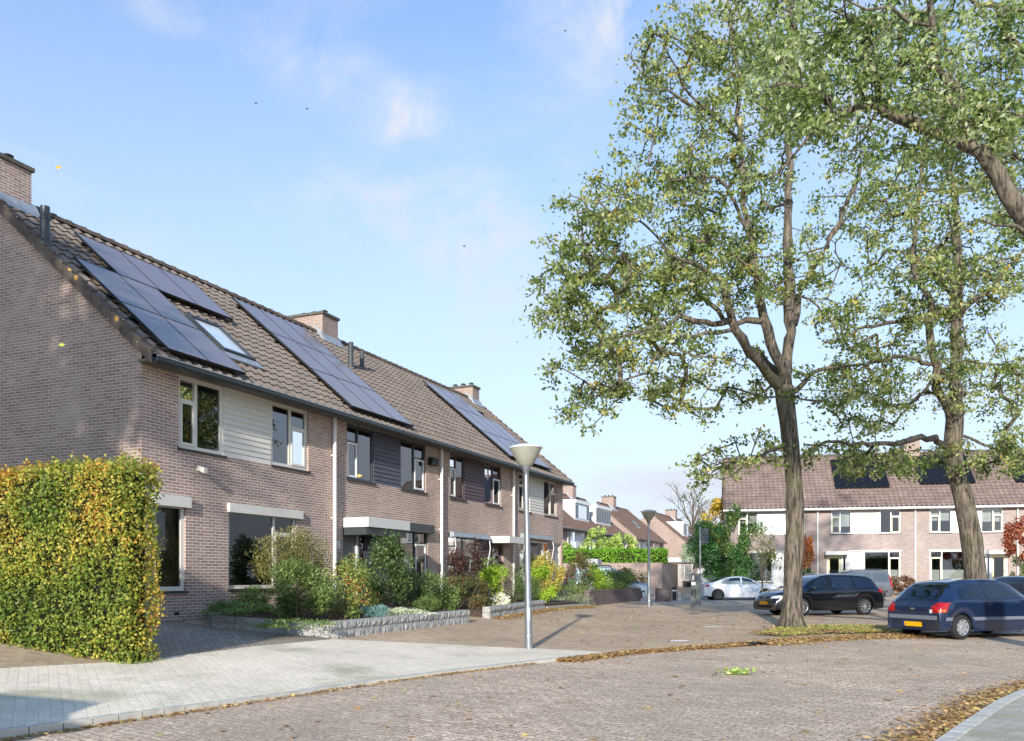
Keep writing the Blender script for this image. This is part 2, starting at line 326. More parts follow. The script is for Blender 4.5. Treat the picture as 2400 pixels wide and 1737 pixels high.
M['twig'] = plain('twig_bark', '#6b5a48', .9, var=.2)
M['leafA'] = leafmat('street_tree_leaves', trans=.45, stops=[(0, '#465a2c'), (.35, '#788c44'), (.62, '#a6b066'), (.8, '#c8cc98'), (.92, '#d4b84e'), (1, '#947244')])
M['leafC'] = leafmat('near_tree_leaves', trans=.45, stops=[(0, '#465e2c'), (.35, '#788f46'), (.6, '#a6b470'), (.82, '#c8d0ae'), (1, '#d6ba4c')])
M['hedgeleaf'] = leafmat('beech_hedge_leaves', [(0, '#4c6a24'), (.3, '#7c9236'), (.56, '#b2b04a'), (.75, '#d8b850'), (.88, '#cc8a42'), (1, '#8e5a36')])
M['litter'] = leafmat('fallen_leaf', [(0, '#a5825c'), (.4, '#cfa978'), (.7, '#e8c68e'), (.9, '#eed480'), (1, '#abb66e')], trans=.3)
LM = {
 'dgreen': [(0, '#2c3c22'), (.5, '#425630'), (.9, '#6a7a46'), (1, '#8a945c')],
 'mgreen': [(0, '#3a4c2a'), (.5, '#576c38'), (1, '#8a965a')],
 'lime': [(0, '#526e20'), (.5, '#7f982e'), (1, '#a9b848')],
 'hedgelime': [(0, '#446a1c'), (.5, '#668e26'), (1, '#8cae3c')],
 'yellow': [(0, '#66743a'), (.45, '#94904a'), (.85, '#b4a058'), (1, '#a47a3e')],
 'olive': [(0, '#4a5028'), (.5, '#6a6838'), (1, '#888050')],
 'nandina': [(0, '#425a28'), (.4, '#66783a'), (.8, '#8e9450'), (.93, '#b0683a'), (1, '#b8482c')],
 'purple': [(0, '#332826'), (.5, '#4c3832'), (.85, '#644840'), (1, '#54603a')],
 'redgreen': [(0, '#2f4526'), (.55, '#4e6236'), (.75, '#6e4c38'), (1, '#8a5a44')],
 'red': [(0, '#5c3424'), (.5, '#7e4430'), (1, '#9c6444')],
 'orange': [(0, '#6e4426'), (.5, '#985a34'), (1, '#a87c44')],
 'gold': [(0, '#6f7030'), (.4, '#a08a2e'), (1, '#b89a40')],
 'conifer': [(0, '#2c4c28'), (.5, '#44683a'), (1, '#6c8c50')],
 'teal': [(0, '#5a7a74'), (1, '#8ba8a0')],
 'palecover': [(0, '#6a7a4c'), (.6, '#b8bca0'), (1, '#d8d8c8')],
 'brown': [(0, '#4e3a30'), (.6, '#6e5444'), (1, '#8a6c50')],
 'sage': [(0, '#6a7860'), (1, '#98a488')],
 'grass': [(0, '#5a7826'), (.6, '#7c9c38'), (1, '#a8b84c')],
 'flower': [(0, '#c8c49c'), (1, '#ece4cc')],
 'magnolia': [(0, '#647838'), (.5, '#8a9a50'), (1, '#a8b074')],
}
def bright(h, f=1.3): h = h.lstrip('#'); return '#' + ''.join('%02x' % min(255, int(int(h[i:i + 2], 16) * f)) for i in (0, 2, 4))
for k_, st in list(LM.items()): LM[k_] = leafmat(k_ + '_foliage', [(p, bright(c)) for p, c in st])
M['road'] = brickmat('road_clinkers', '#9c8874', '#b39f8a', '#695a4c', bw=.205, rh=.1, ms=.012, uv=False, rot=R(38), grain=30, grainamt=.55, bump=.7, gain=1.6, speck=.3, stain='#ab9a86', stainscale=.35, stainpos=(.45, .66))
M['paveL'] = brickmat('light_pavers', '#c0b4a0', '#cabda9', '#a89e8c', bw=.21, rh=.105, ms=.006, uv=False, rot=R(61), grain=30, grainamt=.12, stain='#aca888', stainscale=.45, stainpos=(.52, .63), gain=1.5, speck=.1)
M['forecourt'] = brickmat('brown_pavers', '#8e7b66', '#a69078', '#766450', bw=.21, rh=.105, ms=.012, uv=False, rot=R(20), grain=30, grainamt=.2, stain='#a89f7c', stainscale=.45, stainpos=(.55, .75), gain=1.6)
M['drive'] = brickmat('blue_grey_pavers', '#6c6358', '#7e7366', '#5c5348', gain=1.95, bw=.21, rh=.105, ms=.012, uv=False, rot=R(66), grain=30, grainamt=.2, stain='#8c8980', stainscale=.7, stainpos=(.58, .72))
M['tiles30'] = brickmat('concrete_slabs', '#979186', '#a7a194', '#746e60', bw=.3, rh=.3, ms=.012, uv=False, rot=R(52), grain=25, grainamt=.15, stain='#a09a80', stainscale=.8)
M['street'] = brickmat('grey_street_pavers', '#8b8177', '#9c9288', '#6b6257', bw=.21, rh=.105, ms=.012, uv=False, rot=R(5), grain=30, grainamt=.2)
# ================================================================ GROUND
def sheet(name, poly, mat, dz, zf=terr, kind='structure', tcuts=True):
    bm = bmesh.new(); bm.faces.new([bm.verts.new((p[0], p[1], 0)) for p in poly])
    def cut(co, no):
        bmesh.ops.bisect_plane(bm, geom=bm.verts[:] + bm.edges[:] + bm.faces[:], dist=1e-5, plane_co=(co[0], co[1], 0), plane_no=(no[0], no[1], 0))
    if zf is terr:
        for s in [6.5, 8, 9.5, 11, 13]: cut(TS(0, s), NN)
        for t in [38, 39, 40, 41, 42, 43, 44]: cut(TS(t, 0), U)
        for v in (-4, 0): cut((R2O[0] + .225 * v, R2O[1] + .974 * v), (.225, .974))
        cut((10, 0), (1, 0)); cut((10.01, 0), (1, 0))
    for v in bm.verts: v.co.z = (zf(v.co.x, v.co.y) if zf else 0) + dz
    bmesh.ops.triangulate(bm, faces=bm.faces[:]); bmesh.ops.recalc_face_normals(bm, faces=bm.faces[:])
    me = bpy.data.meshes.new(name); bm.to_mesh(me); bm.free()
    if me.polygons[0].normal.z < 0: me.flip_normals()
    if dz > .1:      # raised bed: give the sheet sides
        bm = bmesh.new(); bm.from_mesh(me); e = [q for q in bm.edges if q.is_boundary]; r = bmesh.ops.extrude_edge_only(bm, edges=e)
        for v in r['geom']:
            if isinstance(v, bmesh.types.BMVert): v.co.z -= .4
        bm.to_mesh(me); bm.free()
    me.materials.append(mat); o = bpy.data.objects.new(name, me); COL.objects.link(o); o['kind'] = kind; return o
def smoothline(pts, n=6):
    out = []; P = [Vector(p) for p in pts]
    for i in range(len(P) - 1):
        a, b, c, d = P[max(i - 1, 0)], P[i], P[i + 1], P[min(i + 2, len(P) - 1)]
        for k in range(n):
            t = k / n; out.append(.5 * ((2 * b) + (c - a) * t + (2 * a - 5 * b + 4 * c - d) * t * t + (3 * b - a - 3 * c + d) * t ** 3))
    out.append(P[-1]); return out
K = smoothline([(-16, -9, 0), (-9.5, .4, 0), (-6.1, 5.1, 0), (-4.55, 7.4, 0), (-3.6, 8.85, 0), (-2.85, 9.95, 0), (-1.95, 11.3, 0), (-.7, 12.9, 0), (1.4, 15.25, 0), (2.46, 16.35, 0), (4.39, 17.75, 0), (6.3, 19.4, 0), (8.96, 20.75, 0), (12.03, 21.95, 0), (17, 23.3, 0), (30, 26, 0), (60, 31, 0)])
RK = smoothline([(-14, -12, 0), (-5, -3.2, 0), (-.5, 2.1, 0), (1.6, 4.75, 0), (3.55, 7.2, 0), (4.57, 8.5, 0), (5.75, 9.95, 0), (7.0, 11.2, 0), (9.5, 13.1, 0), (15, 16, 0), (30, 20, 0), (60, 25, 0)])
sheet('ground', [(-700, -300), (900, -300), (900, 1500), (-700, 1500)], M['grassbase'], -.4, zf=None)
sheet('road', [(-30, -30), (70, -30), (70, 45), (-30, 45)], M['road'], -.04, zf=None)
Kp = [(p.x, p.y) for p in K]; RKp = [(p.x, p.y) for p in RK]
sheet('forecourt_paving', Kp + [(90, 36), (90, 160), (-60, 160), (-60, -9)], M['forecourt'], 0)
sheet('right_pavement', RKp[::-1] + [(-14, -30), (60, -30)], M['tiles30'], 0, zf=None)
iK = [i for i, p in enumerate(K) if p.x <= 2.0]; Kl = Kp[:iK[-1] + 1]
sheet('left_pavement', Kl + [(1.55, 16.0), (.33, 16.75), (-1.6, 16.4), (-3.36, 16.05), (-4.33, 14.2), (-5.3, 11.75), (-6.6, 10.2), (-13, 3.5), (-20, -9)], M['paveL'], .004)
sheet('driveway', [(-5.25, 11.7), (-4.3, 14.25), (-3.4, 16.0), (-3.6, 16.35), (-5.85, 16.6), TS(13.2, 13.0), TS(8.9, 13.0), TS(8.9, 9.4)], M['drive'], .005)
sheet('back_street', [(-10, 47.5), (60, 40), (60, 50), (24, 51.4), (8, 56), (-10, 60)], M['street'], .004)
def ribbon(name, line, w, z, h, mat, zf=None):
    b = MB(); P = [Vector((p[0], p[1], 0)) for p in line]; Lft = []; Rt = []
    for i, p in enumerate(P):
        d = (P[min(i + 1, len(P) - 1)] - P[max(i - 1, 0)]).normalized(); n = Vector((-d.y, d.x, 0))
        zz = zf(p.x, p.y) if zf else 0
        Lft.append((p.x + n.x * w, p.y + n.y * w, z + zz)); Rt.append((p.x, p.y, z + zz))
    # individual kerb stones about a metre long with open joints
    RT, LF = [], []; acc = 0
    def ip(A, B, f): return tuple(A[k] + (B[k] - A[k]) * f for k in range(3))
    for i in range(len(P) - 1):
        l = (P[i + 1] - P[i]).length; n = max(1, int(round(l)))
        for j in range(n): g = .006 / max(l / n, .1); RT.append((ip(Rt[i], Rt[i + 1], j / n + g / n), ip(Rt[i], Rt[i + 1], (j + 1) / n - g / n))); LF.append((ip(Lft[i], Lft[i + 1], j / n + g / n), ip(Lft[i], Lft[i + 1], (j + 1) / n - g / n)))
    for (a, c), (d, e) in zip(RT, LF):
        dn = lambda p: (p[0], p[1], p[2] - h); up = lambda p: (p[0], p[1], p[2] + RNG.uniform(-.001, .0015))
        a, c, d, e = up(a), up(c), up(d), up(e)
        b.quad(a, c, e, d); b.quad(dn(a), dn(c), c, a); b.quad(d, e, dn(e), dn(d)); b.quad(dn(a), a, d, dn(d)); b.quad(c, dn(c), dn(e), e)
    for i in range(0):
        b.quad(Rt[i], Rt[i + 1], Lft[i + 1], Lft[i])
        b.quad((Rt[i][0], Rt[i][1], Rt[i][2] - h), (Rt[i + 1][0], Rt[i + 1][1], Rt[i + 1][2] - h), Rt[i + 1], Rt[i])
        b.quad(Lft[i], Lft[i + 1], (Lft[i + 1][0], Lft[i + 1][1], Lft[i + 1][2] - h), (Lft[i][0], Lft[i][1], Lft[i][2] - h))
    o = b.build(name, mat); o['kind'] = 'structure'; return o
ribbon('kerb', Kp, .13, .010, .16, M['kerb'], terr)
ribbon('kerb', RKp[::-1], .13, .010, .10, M['kerb'])
# grass patch with tree
gp = [(5.9, 20.6), (6.6, 21.6), (7.2, 22.9), (8.2, 23.6), (9.8, 23.8), (10.9, 23.0), (10.6, 22.0), (8.9, 21.15), (7.4, 20.75), (6.3, 20.0)]
sheet('grass_verge', gp, M['grassbase'], .012)
# ================================================================ HOUSES
def tiles(x0, x1, y0, z0, y1, z1, tw=.2925, sub=6, course=.345, amp=.021, lift=.032):
    b = MB(); Ls = math.hypot(y1 - y0, z1 - z0); dy, dz = (y1 - y0) / Ls, (z1 - z0) / Ls
    ny, nz_ = (-dz, dy) if y1 > y0 else (dz, -dy)
    nc = max(1, round(Ls / course)); nx = max(1, int(round((x1 - x0) / tw * sub)))
    xs = [x0 + (x1 - x0) * i / nx for i in range(nx + 1)]
    rows = []
    for c in range(nc):
        rows.append((c / nc * Ls - .02, lift)); rows.append(((c + 1) / nc * Ls, 0.0))
    for d, h in rows:
        for x in xs:
            f = (x / tw) % 1.0; w = amp * (math.cos(2 * math.pi * f) + .35 * math.cos(4 * math.pi * f))
            hh = h + w; b.v.append((x, y0 + dy * d + ny * hh, z0 + dz * d + nz_ * hh))
    m = nx + 1
    for r in range(len(rows) - 1):
        for i in range(nx): b.f.append((r * m + i, r * m + i + 1, (r + 1) * m + i + 1, (r + 1) * m + i))
    return b
def holewall(b, x0, x1, z0, z1, holes, y=0, rev=.1):
    xs = sorted({x0, x1, *[h[0] for h in holes], *[h[1] for h in holes]}); zs = sorted({z0, z1, *[h[2] for h in holes], *[h[3] for h in holes]})
    for i in range(len(xs) - 1):
        for j in range(len(zs) - 1):
            cx, cz = (xs[i] + xs[i + 1]) / 2, (zs[j] + zs[j + 1]) / 2
            if any(h[0] < cx < h[1] and h[2] < cz < h[3] for h in holes): continue
            b.quad((xs[i], y, zs[j]), (xs[i + 1], y, zs[j]), (xs[i + 1], y, zs[j + 1]), (xs[i], y, zs[j + 1]))
    for a, c, e, g in holes:
        b.quad((a, y, e), (a, y, g), (a, y + rev, g), (a, y + rev, e)); b.quad((c, y, e), (c, y + rev, e), (c, y + rev, g), (c, y, g))
        b.quad((a, y, g), (c, y, g), (c, y + rev, g), (a, y + rev, g)); b.quad((a, y, e), (a, y + rev, e), (c, y + rev, e), (c, y, e))
def window(par, x0, x1, z0, z1, cols, fm, sm=None, y=.05, sill=True, vent=.36, blind=None, curtain=None, fw=.068, glass='glass'):
    """cols: (xa, xb, kind) F fixed, C casement with vent light, S full casement, B board infill"""
    sm = sm or fm; f = MB(); g = MB(); d = .07
    f.box(x0, x1, y, y + d, z0, z0 + fw); f.box(x0, x1, y, y + d, z1 - fw, z1); f.box(x0, x0 + fw, y + .001, y + d, z0 + fw, z1 - fw); f.box(x1 - fw, x1, y + .001, y + d, z0 + fw, z1 - fw)
    s = MB(); boards = []
    def sash(a, b_, c, e, w=.05):
        s.box(a, b_, y - .018, y + .04, c, c + w); s.box(a, b_, y - .018, y + .04, e - w, e)
        s.box(a, a + w, y - .017, y + .04, c + w, e - w); s.box(b_ - w, b_, y - .017, y + .04, c + w, e - w)
        g.quad((a + w, y + .012, c + w), (b_ - w, y + .012, c + w), (b_ - w, y + .012, e - w), (a + w, y + .012, e - w))
    for i, (a, c, k) in enumerate(cols):
        if a > x0 + .1: f.box(a - fw * .5, a + fw * .5, y + .002, y + d, z0 + fw, z1 - fw)
        l = (x0 + fw if a <= x0 + .1 else a + fw * .5); r_ = (x1 - fw if c >= x1 - .1 else c - fw * .5); zb, zt = z0 + fw, z1 - fw
        if k == 'F': g.quad((l, y + .03, zb), (r_, y + .03, zb), (r_, y + .03, zt), (l, y + .03, zt))
        elif k == 'C':
            zm = zt - vent; f.box(l, r_, y + .003, y + d, zm - .025, zm + .025); sash(l, r_, zb, zm - .025); g.quad((l, y + .03, zm + .025), (r_, y + .03, zm + .025), (r_, y + .03, zt), (l, y + .03, zt))
        elif k == 'S': sash(l, r_, zb, zt)
        elif k == 'B': boards.append((l - fw * .4, r_ + fw * .4))
    w = f.build('window', fm, par); g.build('pane', M[glass], w)
    if s.v: s.build('sash', sm, w)
    if sill: MB().box(x0 - .04, x1 + .04, -.045, y, z0 - .05, z0 - .002).build('sill', M['sill'], w)
    if blind:
        q = MB(); zz = z0 + .08
        while zz < z1 - .1:
            q.quad((blind[0], y + .13, zz), (blind[1], y + .13, zz), (blind[1], y + .165, zz + .022), (blind[0], y + .165, zz + .022)); zz += .042
        q.build('blind', M['blind'], w)
    if curtain:
        for (a, c, e, h) in curtain:
            q = MB(); n = max(2, int((c - a) / .05))
            for i in range(n):
                xa, xb = a + (c - a) * i / n, a + (c - a) * (i + 1) / n; q.quad((xa, y + .2 + .03 * (i % 2), e), (xb, y + .2 + .03 * ((i + 1) % 2), e), (xb, y + .2 + .03 * ((i + 1) % 2), h), (xa, y + .2 + .03 * (i % 2), h))
            q.build('curtain', M['curtain'], w)
    return w
def boards(par, x0, x1, z0, z1, mat, y=.02, bh=.118, name='cladding', vertical=False):
    b = MB(); z = z0
    while z < z1 - .01:
        zt = min(z + bh, z1); b.prism([(y, z), (y + .022, zt), (y + .05, zt), (y + .05, z)], 'x', x0, x1); z += bh
    return b.build(name, mat, par)
def door(par, x0, x1, z0, z1, fm, dm, y=.1, glass=None, side=None):
    d = MB().box(x0 + .06, x1 - .06, y + .02, y + .06, z0 + .03, z1 - .06).build('door', dm, par)
    f = MB(); f.box(x0, x0 + .06, y - .03, y + .07, z0, z1); f.box(x1 - .06, x1, y - .03, y + .07, z0, z1); f.box(x0 + .06, x1 - .06, y - .03, y + .07, z1 - .06, z1); f.box(x0 + .06, x1 - .06, y - .03, y + .09, z0 - .02, z0 + .028)
    f.build('door_frame', fm, d)
    if glass: MB().box(glass[0], glass[1], y + .005, y + .018, glass[2], glass[3]).build('door_glass', M['glass_b'], d)
    h = MB(); hx = x0 + .15 if side == 'l' else x1 - .15; h.tube([(hx, y + .02, z0 + 1.02), (hx, y - .04, z0 + 1.02), (hx + (.1 if side == 'l' else -.1), y - .04, z0 + 1.02)], .012, 6); h.box(hx - .02, hx + .02, y + .005, y + .018, z0 + .9, z0 + 1.12)
    h.build('door_handle', M['chrome'], d)
    return d
DE, RY, RZ, EY, EZ = 8.66, 4.33, 9.06, -.36, 5.10    # depth, ridge y, ridge z, eave lower edge y, z
SL = (RZ - EZ) / (RY - EY)
def roofz(y): return EZ + (y - EY) * SL
def slab(b, x0, x1, y0, y1, off, th):      # box lying on the roof plane
    L_ = math.hypot(1, SL); ny, nz_ = -SL / L_, 1 / L_
    def P(x, y, o): return (x, y + ny * o, roofz(y) + nz_ * o)
    i = len(b.v); b.v += [P(x0, y0, off), P(x1, y0, off), P(x1, y1, off), P(x0, y1, off), P(x0, y0, off + th), P(x1, y0, off + th), P(x1, y1, off + th), P(x0, y1, off + th)]
    b.f += [tuple(i + k for k in q) for q in ((0, 3, 2, 1), (4, 5, 6, 7), (0, 1, 5, 4), (1, 2, 6, 5), (2, 3, 7, 6), (3, 0, 4, 7))]
def panel(par, x0, x1, y0, y1, mat='solar'):
    b = MB(); slab(b, x0 + .012, x1 - .012, y0 + .01, y1 - .01, .13, .035); p = b.build('solar_panel', M[mat], par)
    f = MB(); e = .012
    for a in ((x0, x0 + e, y0, y1), (x1 - e, x1, y0, y1), (x0 + e, x1 - e, y0, y0 + e), (x0 + e, x1 - e, y1 - e, y1)): slab(f, *a, .12, .05)
    f.build('panel_frame', M['dark'], p)
def rails(par, x0, x1, ys):
    b = MB()
    for y in ys: slab(b, x0 - .06, x1 + .06, y, y + .04, .05, .065)
    b.build('mounting_rail', M['dark'], par)
def vent(par, x, y, h, r=.085, mat='anth'):
    z = roofz(y); b = MB(); b.lathe([(0, z - .1), (r * 1.25, z - .1), (r * 1.15, z + .12), (r, z + .2), (r, z + h * .62), (r * 1.12, z + h * .63), (r * 1.12, z + h * .7), (r * .98, z + h * .72), (r * .98, z + h), (0, z + h)], 16, (x, y, 0))
    b.build('roof_vent', M[mat], par, smooth=False)
def chimney(par, x0, x1, y0, y1, top, mat, pots=3):
    b = MB().box(x0, x1, y0, y1, RZ - 1.4, top); c = b.build('chimney', mat, par)
    MB().box(x0 - .05, x1 + .05, y0 - .05, y1 + .05, top + .001, top + .085).build('chimney_cap', M['stonecap'], c)
    q = MB()
    for i in range(pots):
        yy = y0 + (y1 - y0) * (i + .6) / (pots + .2); xx = (x0 + x1) / 2
        q.lathe([(.07, top + .08), (.07, top + .2), (.12, top + .22), (.12, top + .235), (.03, top + .28), (0, top + .28)], 12, (xx, yy, 0))
    q.build('chimney_pot', M['anth'], c)
    l = MB(); l.prism([(y0 - .16, roofz(y0 - .16) + .06), (y0 - .006, roofz(y0) + .2), (y0 - .006, roofz(y0) + .02), (y0 - .16, roofz(y0 - .16) + .04)], 'x', x0 - .12, x1 + .12)
    n = 5
    for i in range(n):        # stepped lead on the two sides
        ya = y0 + (RY - y0) * i / n; yb = y0 + (RY - y0) * (i + 1) / n; zt = roofz(yb) + .2
        for (xa, xb) in ((x0 - .006, x0 - .002), (x1 + .002, x1 + .006)): l.box(xa, xb, ya, yb, roofz(ya) - .1, zt)
    l.build('lead_flashing', M['lead'], c)
    return c
M['stonecap'] = plain('chimney_cap_stone', '#5d5a50', .9, var=.3, scale=10)
def shell(h, W_, holes, wall, tile, endl=False, endr=False, gablemat=None, sub=6, course=.345, gutter=M['gutter'], back=True, overl=0., overr=0., amp=.021):
    b = MB(); holewall(b, 0, W_, -.7, 5.02, holes)
    b.build('wall', wall, h)
    bb = MB(); bb.quad((W_, DE, -.7), (0, DE, -.7), (0, DE, 5.02), (W_, DE, 5.02)); bb.build('rear_wall', wall, h)
    for flag, x in ((endl, 0), (endr, W_)):
        if flag:
            g = MB(); g.quad((x, 0, -.7), (x, DE, -.7), (x, DE, roofz(0)), (x, RY, RZ - .03), (x, 0, roofz(0) - .03)); g.build('gable_wall', gablemat or wall, h)
    xl, xr = (-overl if endl else 0), (W_ + overr if endr else W_)
    rf = tiles(xl, xr, EY, EZ, RY, RZ, sub=sub, course=course, amp=amp, lift=.032 if amp < .03 else .055).build('roof', tile, h)
    bk = MB(); bk.quad((xl, RY, RZ), (xr, RY, RZ), (xr, DE - EY, EZ), (xl, DE - EY, EZ)); bk.build('rear_roof', tile, rf)
    # ridge tiles
    q = MB(); n = int((xr - xl) / .38)
    for i in range(n):
        a = xl + (xr - xl) * i / n; c = xl + (xr - xl) * (i + 1) / n
        q.prism([(RY - .15, RZ - .045), (RY - .1, RZ + .055), (RY, RZ + .095), (RY + .1, RZ + .055), (RY + .15, RZ - .045)], 'x', a - .02, c - .0)
        q.prism([(RY - .16, RZ - .05), (RY - .11, RZ + .07), (RY, RZ + .11), (RY + .11, RZ + .07), (RY + .16, RZ - .05)], 'x', a - .02, a + .05)
    q.build('ridge_tile', M['verge'], rf)
    for flag, x, sg in ((endl, xl, -1), (endr, xr, 1)):
        if flag:
            v = MB(); n = 18
            for i in range(n):
                ya = EY + (RY - EY) * i / n; yb = EY + (RY - EY) * (i + 1) / n
                v.prism([(ya - .02, roofz(ya) + .085), (yb, roofz(yb) + .045), (yb, roofz(yb) - .2), (ya - .02, roofz(ya) - .17)], 'x', x, x + sg * .025)
                v.prism([(ya - .02, roofz(ya) + .10), (yb, roofz(yb) + .06), (yb, roofz(yb) + .02), (ya - .02, roofz(ya) + .04)], 'x', x + sg * .03, x - sg * .12)
            v.build('verge_tile', M['verge'], rf)
    gt = MB(); gt.prism([(-.50, 5.06), (-.515, 4.98), (-.47, 4.93), (-.37, 4.93), (-.345, 5.0), (-.345, 5.05), (-.36, 5.05), (-.38, 4.95), (-.46, 4.95), (-.485, 5.06)], 'x', xl, xr).build('gutter', gutter, h); MB().tube([(xl, -.505, 5.068), (xr, -.505, 5.068)], .013, 6).build('gutter_lip_highlight', M['gutter_lip_highlight'], h)
    MB().box(xl, xr, -.344, -.002, 4.985, 5.03).build('soffit', M['soffit'], h)
    MB().quad((.05, 3.2, 0), (W_ - .05, 3.2, 0), (W_ - .05, 3.2, 5), (.05, 3.2, 5)); i_ = MB(); i_.quad((.05, 3.2, 0), (W_ - .05, 3.2, 0), (W_ - .05, 3.2, 5), (.05, 3.2, 5)); i_.quad((.05, .3, 2.6), (W_ - .05, .3, 2.6), (W_ - .05, 3.2, 2.6), (.05, 3.2, 2.6)); i_.build('interior_wall', M['interior'], h)
def downpipe(h, x, mat, z0=-.1):
    b = MB(); b.tube([(x, -.085, 4.98), (x, -.085, z0)], .048, 12)
    for z in (.8, 2.4, 4.0): b.box(x - .055, x + .055, -.12, -.002, z, z + .03)
    b.build('downpipe', mat, h)
def canopy(h, x0, x1, z0, z1, mat, out=.75, under=None):
    c = MB().box(x0, x1, -out, -.003, z0, z1).build('canopy', mat, h)
    if under: MB().box(x0 + .03, x1 - .06, -out + .08, -.01, z0 - .2, z0 - .002).build('canopy_soffit', under, c)
def awning(h, x0, x1, z, mat):
    a = MB(); a.prism([(-.02, z), (-.02, z + .2), (-.16, z + .17), (-.2, z + .02)], 'x', x0, x1); o = a.build('awning', mat, h)
    for x in (x0 + .08, x1 - .08): MB().tube([(x, -.16, z + .03), (x, -.2, z - .3), (x, -.07, z - 1.0)], .018, 6).build('awning_arm', M['zinc'], o)
def skylight(par, x0, x1, y0, y1):
    f = MB(); w = .07
    for a in ((x0, x0 + w, y0, y1), (x1 - w, x1, y0, y1), (x0 + w, x1 - w, y0, y0 + w), (x0 + w, x1 - w, y1 - w, y1)): slab(f, *a, .02, .1)
    s = f.build('skylight', M['anth'], par); g = MB(); slab(g, x0 + w, x1 - w, y0 + w, y1 - w, .06, .01); g.build('skylight_glass', M['skyglass'], s)
    a = MB(); slab(a, x0 - .1, x1 + .1, y0 - .22, y0 - .001, .03, .04); a.build('apron_flashing', M['lead'], s)
M['skyglass'] = plain('skylight_glass_pane', '#dbe4ea', .12, spec=.6, coat=.3)
PZ = .5
def house_at(t, label, group=None): x, y = TS(t, 12.97); return thing('terraced_house', label, 'house', (x, y, PZ), AZ, group)
G1 = 'terraced houses in the left row'
# ---- house 1 (t 12.15 .. 18.0)
T0 = 12.15; h = house_at(T0, 'end terrace house with tall brick gable, grey-white cladding and seven solar panels behind the hedge', G1); H1 = h
holes = [(.94, 5.18, 3.50, 4.985), (.32, 1.13, .62, 2.36), (2.37, 4.71, .64, 2.36)]
shell(h, 5.85, holes, M['brick'], M['tile'], endl=True, gablemat=M['brick_g'], overl=.1)
window(h, .94, 2.24, 3.50, 4.985, [(.94, 1.46, 'C'), (1.46, 2.24, 'F')], M['cream'], vent=.4, fw=.085)
window(h, 3.80, 5.18, 3.50, 4.985, [(3.80, 4.52, 'F'), (4.52, 5.18, 'C')], M['cream'], vent=.4, fw=.085)
boards(h, 2.24, 3.80, 3.50, 4.90, M['cream']); MB().box(2.24, 3.80, .02, .09, 4.901, 4.985).build('head_board', M['cream'], h)
window(h, .32, 1.13, .62, 2.36, [(.32, 1.13, 'F')], M['cream'], blind=(.38, 1.0), fw=.085, glass='glass_low')
window(h, 2.37, 4.71, .64, 2.36, [(2.37, 3.93, 'F'), (3.93, 4.71, 'C')], M['cream'], blind=(2.45, 3.88), fw=.075, glass='glass_low')
MB().box(.25, 1.2, -.09, -.003, 2.30, 2.52).build('shutter_box', M['cream'], h); MB().box(2.32, 4.86, -.09, -.003, 2.30, 2.50).build('shutter_box', M['cream'], h)
downpipe(h, 5.83 + .33, M['zinc'])
c_ = MB(); c_.box(1.42, 1.46, -.06, -.003, 3.08, 3.16); c_.prism([(-.05, 3.1), (-.22, 3.03), (-.24, 3.13), (-.06, 3.2)], 'x', 1.39, 1.49); c_.build('security_lamp', M['cream'], h)
MB().box(.82, .95, -.004, .03, .13, .19).build('air_brick', M['dark'], h)
rails(h, .3, 2.5, (-.1, .6, 1.2, 1.9)); rails(h, 1.45, 4.95, (2.5, 3.3))
for i in range(2):
    for j in range(2): panel(h, .3 + i * 1.09, .3 + (i + 1) * 1.09, -.28 + j * 1.28, -.28 + (j + 1) * 1.28)
for i in range(3): panel(h, 1.42 + i * 1.19, 1.42 + (i + 1) * 1.19, 2.29, 3.62)
skylight(h, 2.85, 3.9, .62, 1.75); vent(h, .17, 2.85, .72, .095)
chimney(h, .0, .76, RY - .3, RY + .95, 9.72, M['brick'])
# ---- house 2
T0 = 18.0; h = house_at(T0, 'middle terrace house with blue-grey upper cladding, white door canopy and nine solar panels', G1); H2 = h
holes = [(.98, 5.25, 3.50, 4.985), (.80, 5.36, 0, 2.36)]
shell(h, 5.85, holes, M['brick'], M['tile'])
window(h, .98, 2.32, 3.50, 4.985, [(.98, 1.55, 'C'), (1.55, 2.32, 'F')], M['anth'], M['whitepvc'], vent=.4, curtain=[(1.1, 1.35, 3.6, 4.9)])
window(h, 3.75, 5.25, 3.50, 4.985, [(3.75, 4.58, 'F'), (4.58, 5.25, 'C')], M['anth'], M['whitepvc'], vent=.4)
boards(h, 2.32, 3.75, 3.50, 4.985, M['graypaint'])
door(h, .84, 1.62, .0, 2.1, M['whitepvc'], M['doorgrey'], side='l'); window(h, 1.62, 1.98, .02, 2.1, [(1.62, 1.98, 'F')], M['anth'], sill=False)
boards(h, 1.98, 3.12, 0, 2.34, M['anth'])
window(h, 3.12, 5.36, .35, 2.36, [(3.12, 4.62, 'F'), (4.62, 5.36, 'C')], M['anth'], M['whitepvc'], y=.04, curtain=[(4.75, 5.2, 1.3, 1.9)])
MB().box(3.12, 5.36, .03, .1, 0, .299).build('plinth_panel', M['anth'], h)
canopy(h, .78, 2.9, 2.20, 2.45, M['white'], .8, M['anth']); MB().box(3.02, 5.5, -.17, -.003, 2.24, 2.50).build('shutter_box', M['anth'], h)
MB().box(.84, 3.1, .02, .1, 2.11, 2.199).build('door_head_panel', M['anth'], h)
b_ = MB(); b_.box(5.34, 5.72, -.2, -.003, 4.38, 4.62); b_.build('bird_box', M['dark'], h, bevel=.02)
b_ = MB(); b_.box(.5, .66, -.02, -.003, 1.62, 1.84); b_.build('number_plate', M['white'], h)
b_ = MB(); b_.box(.48, .72, -.14, -.003, .98, 1.3); b_.build('letter_box', M['blackpl'], h, bevel=.01)
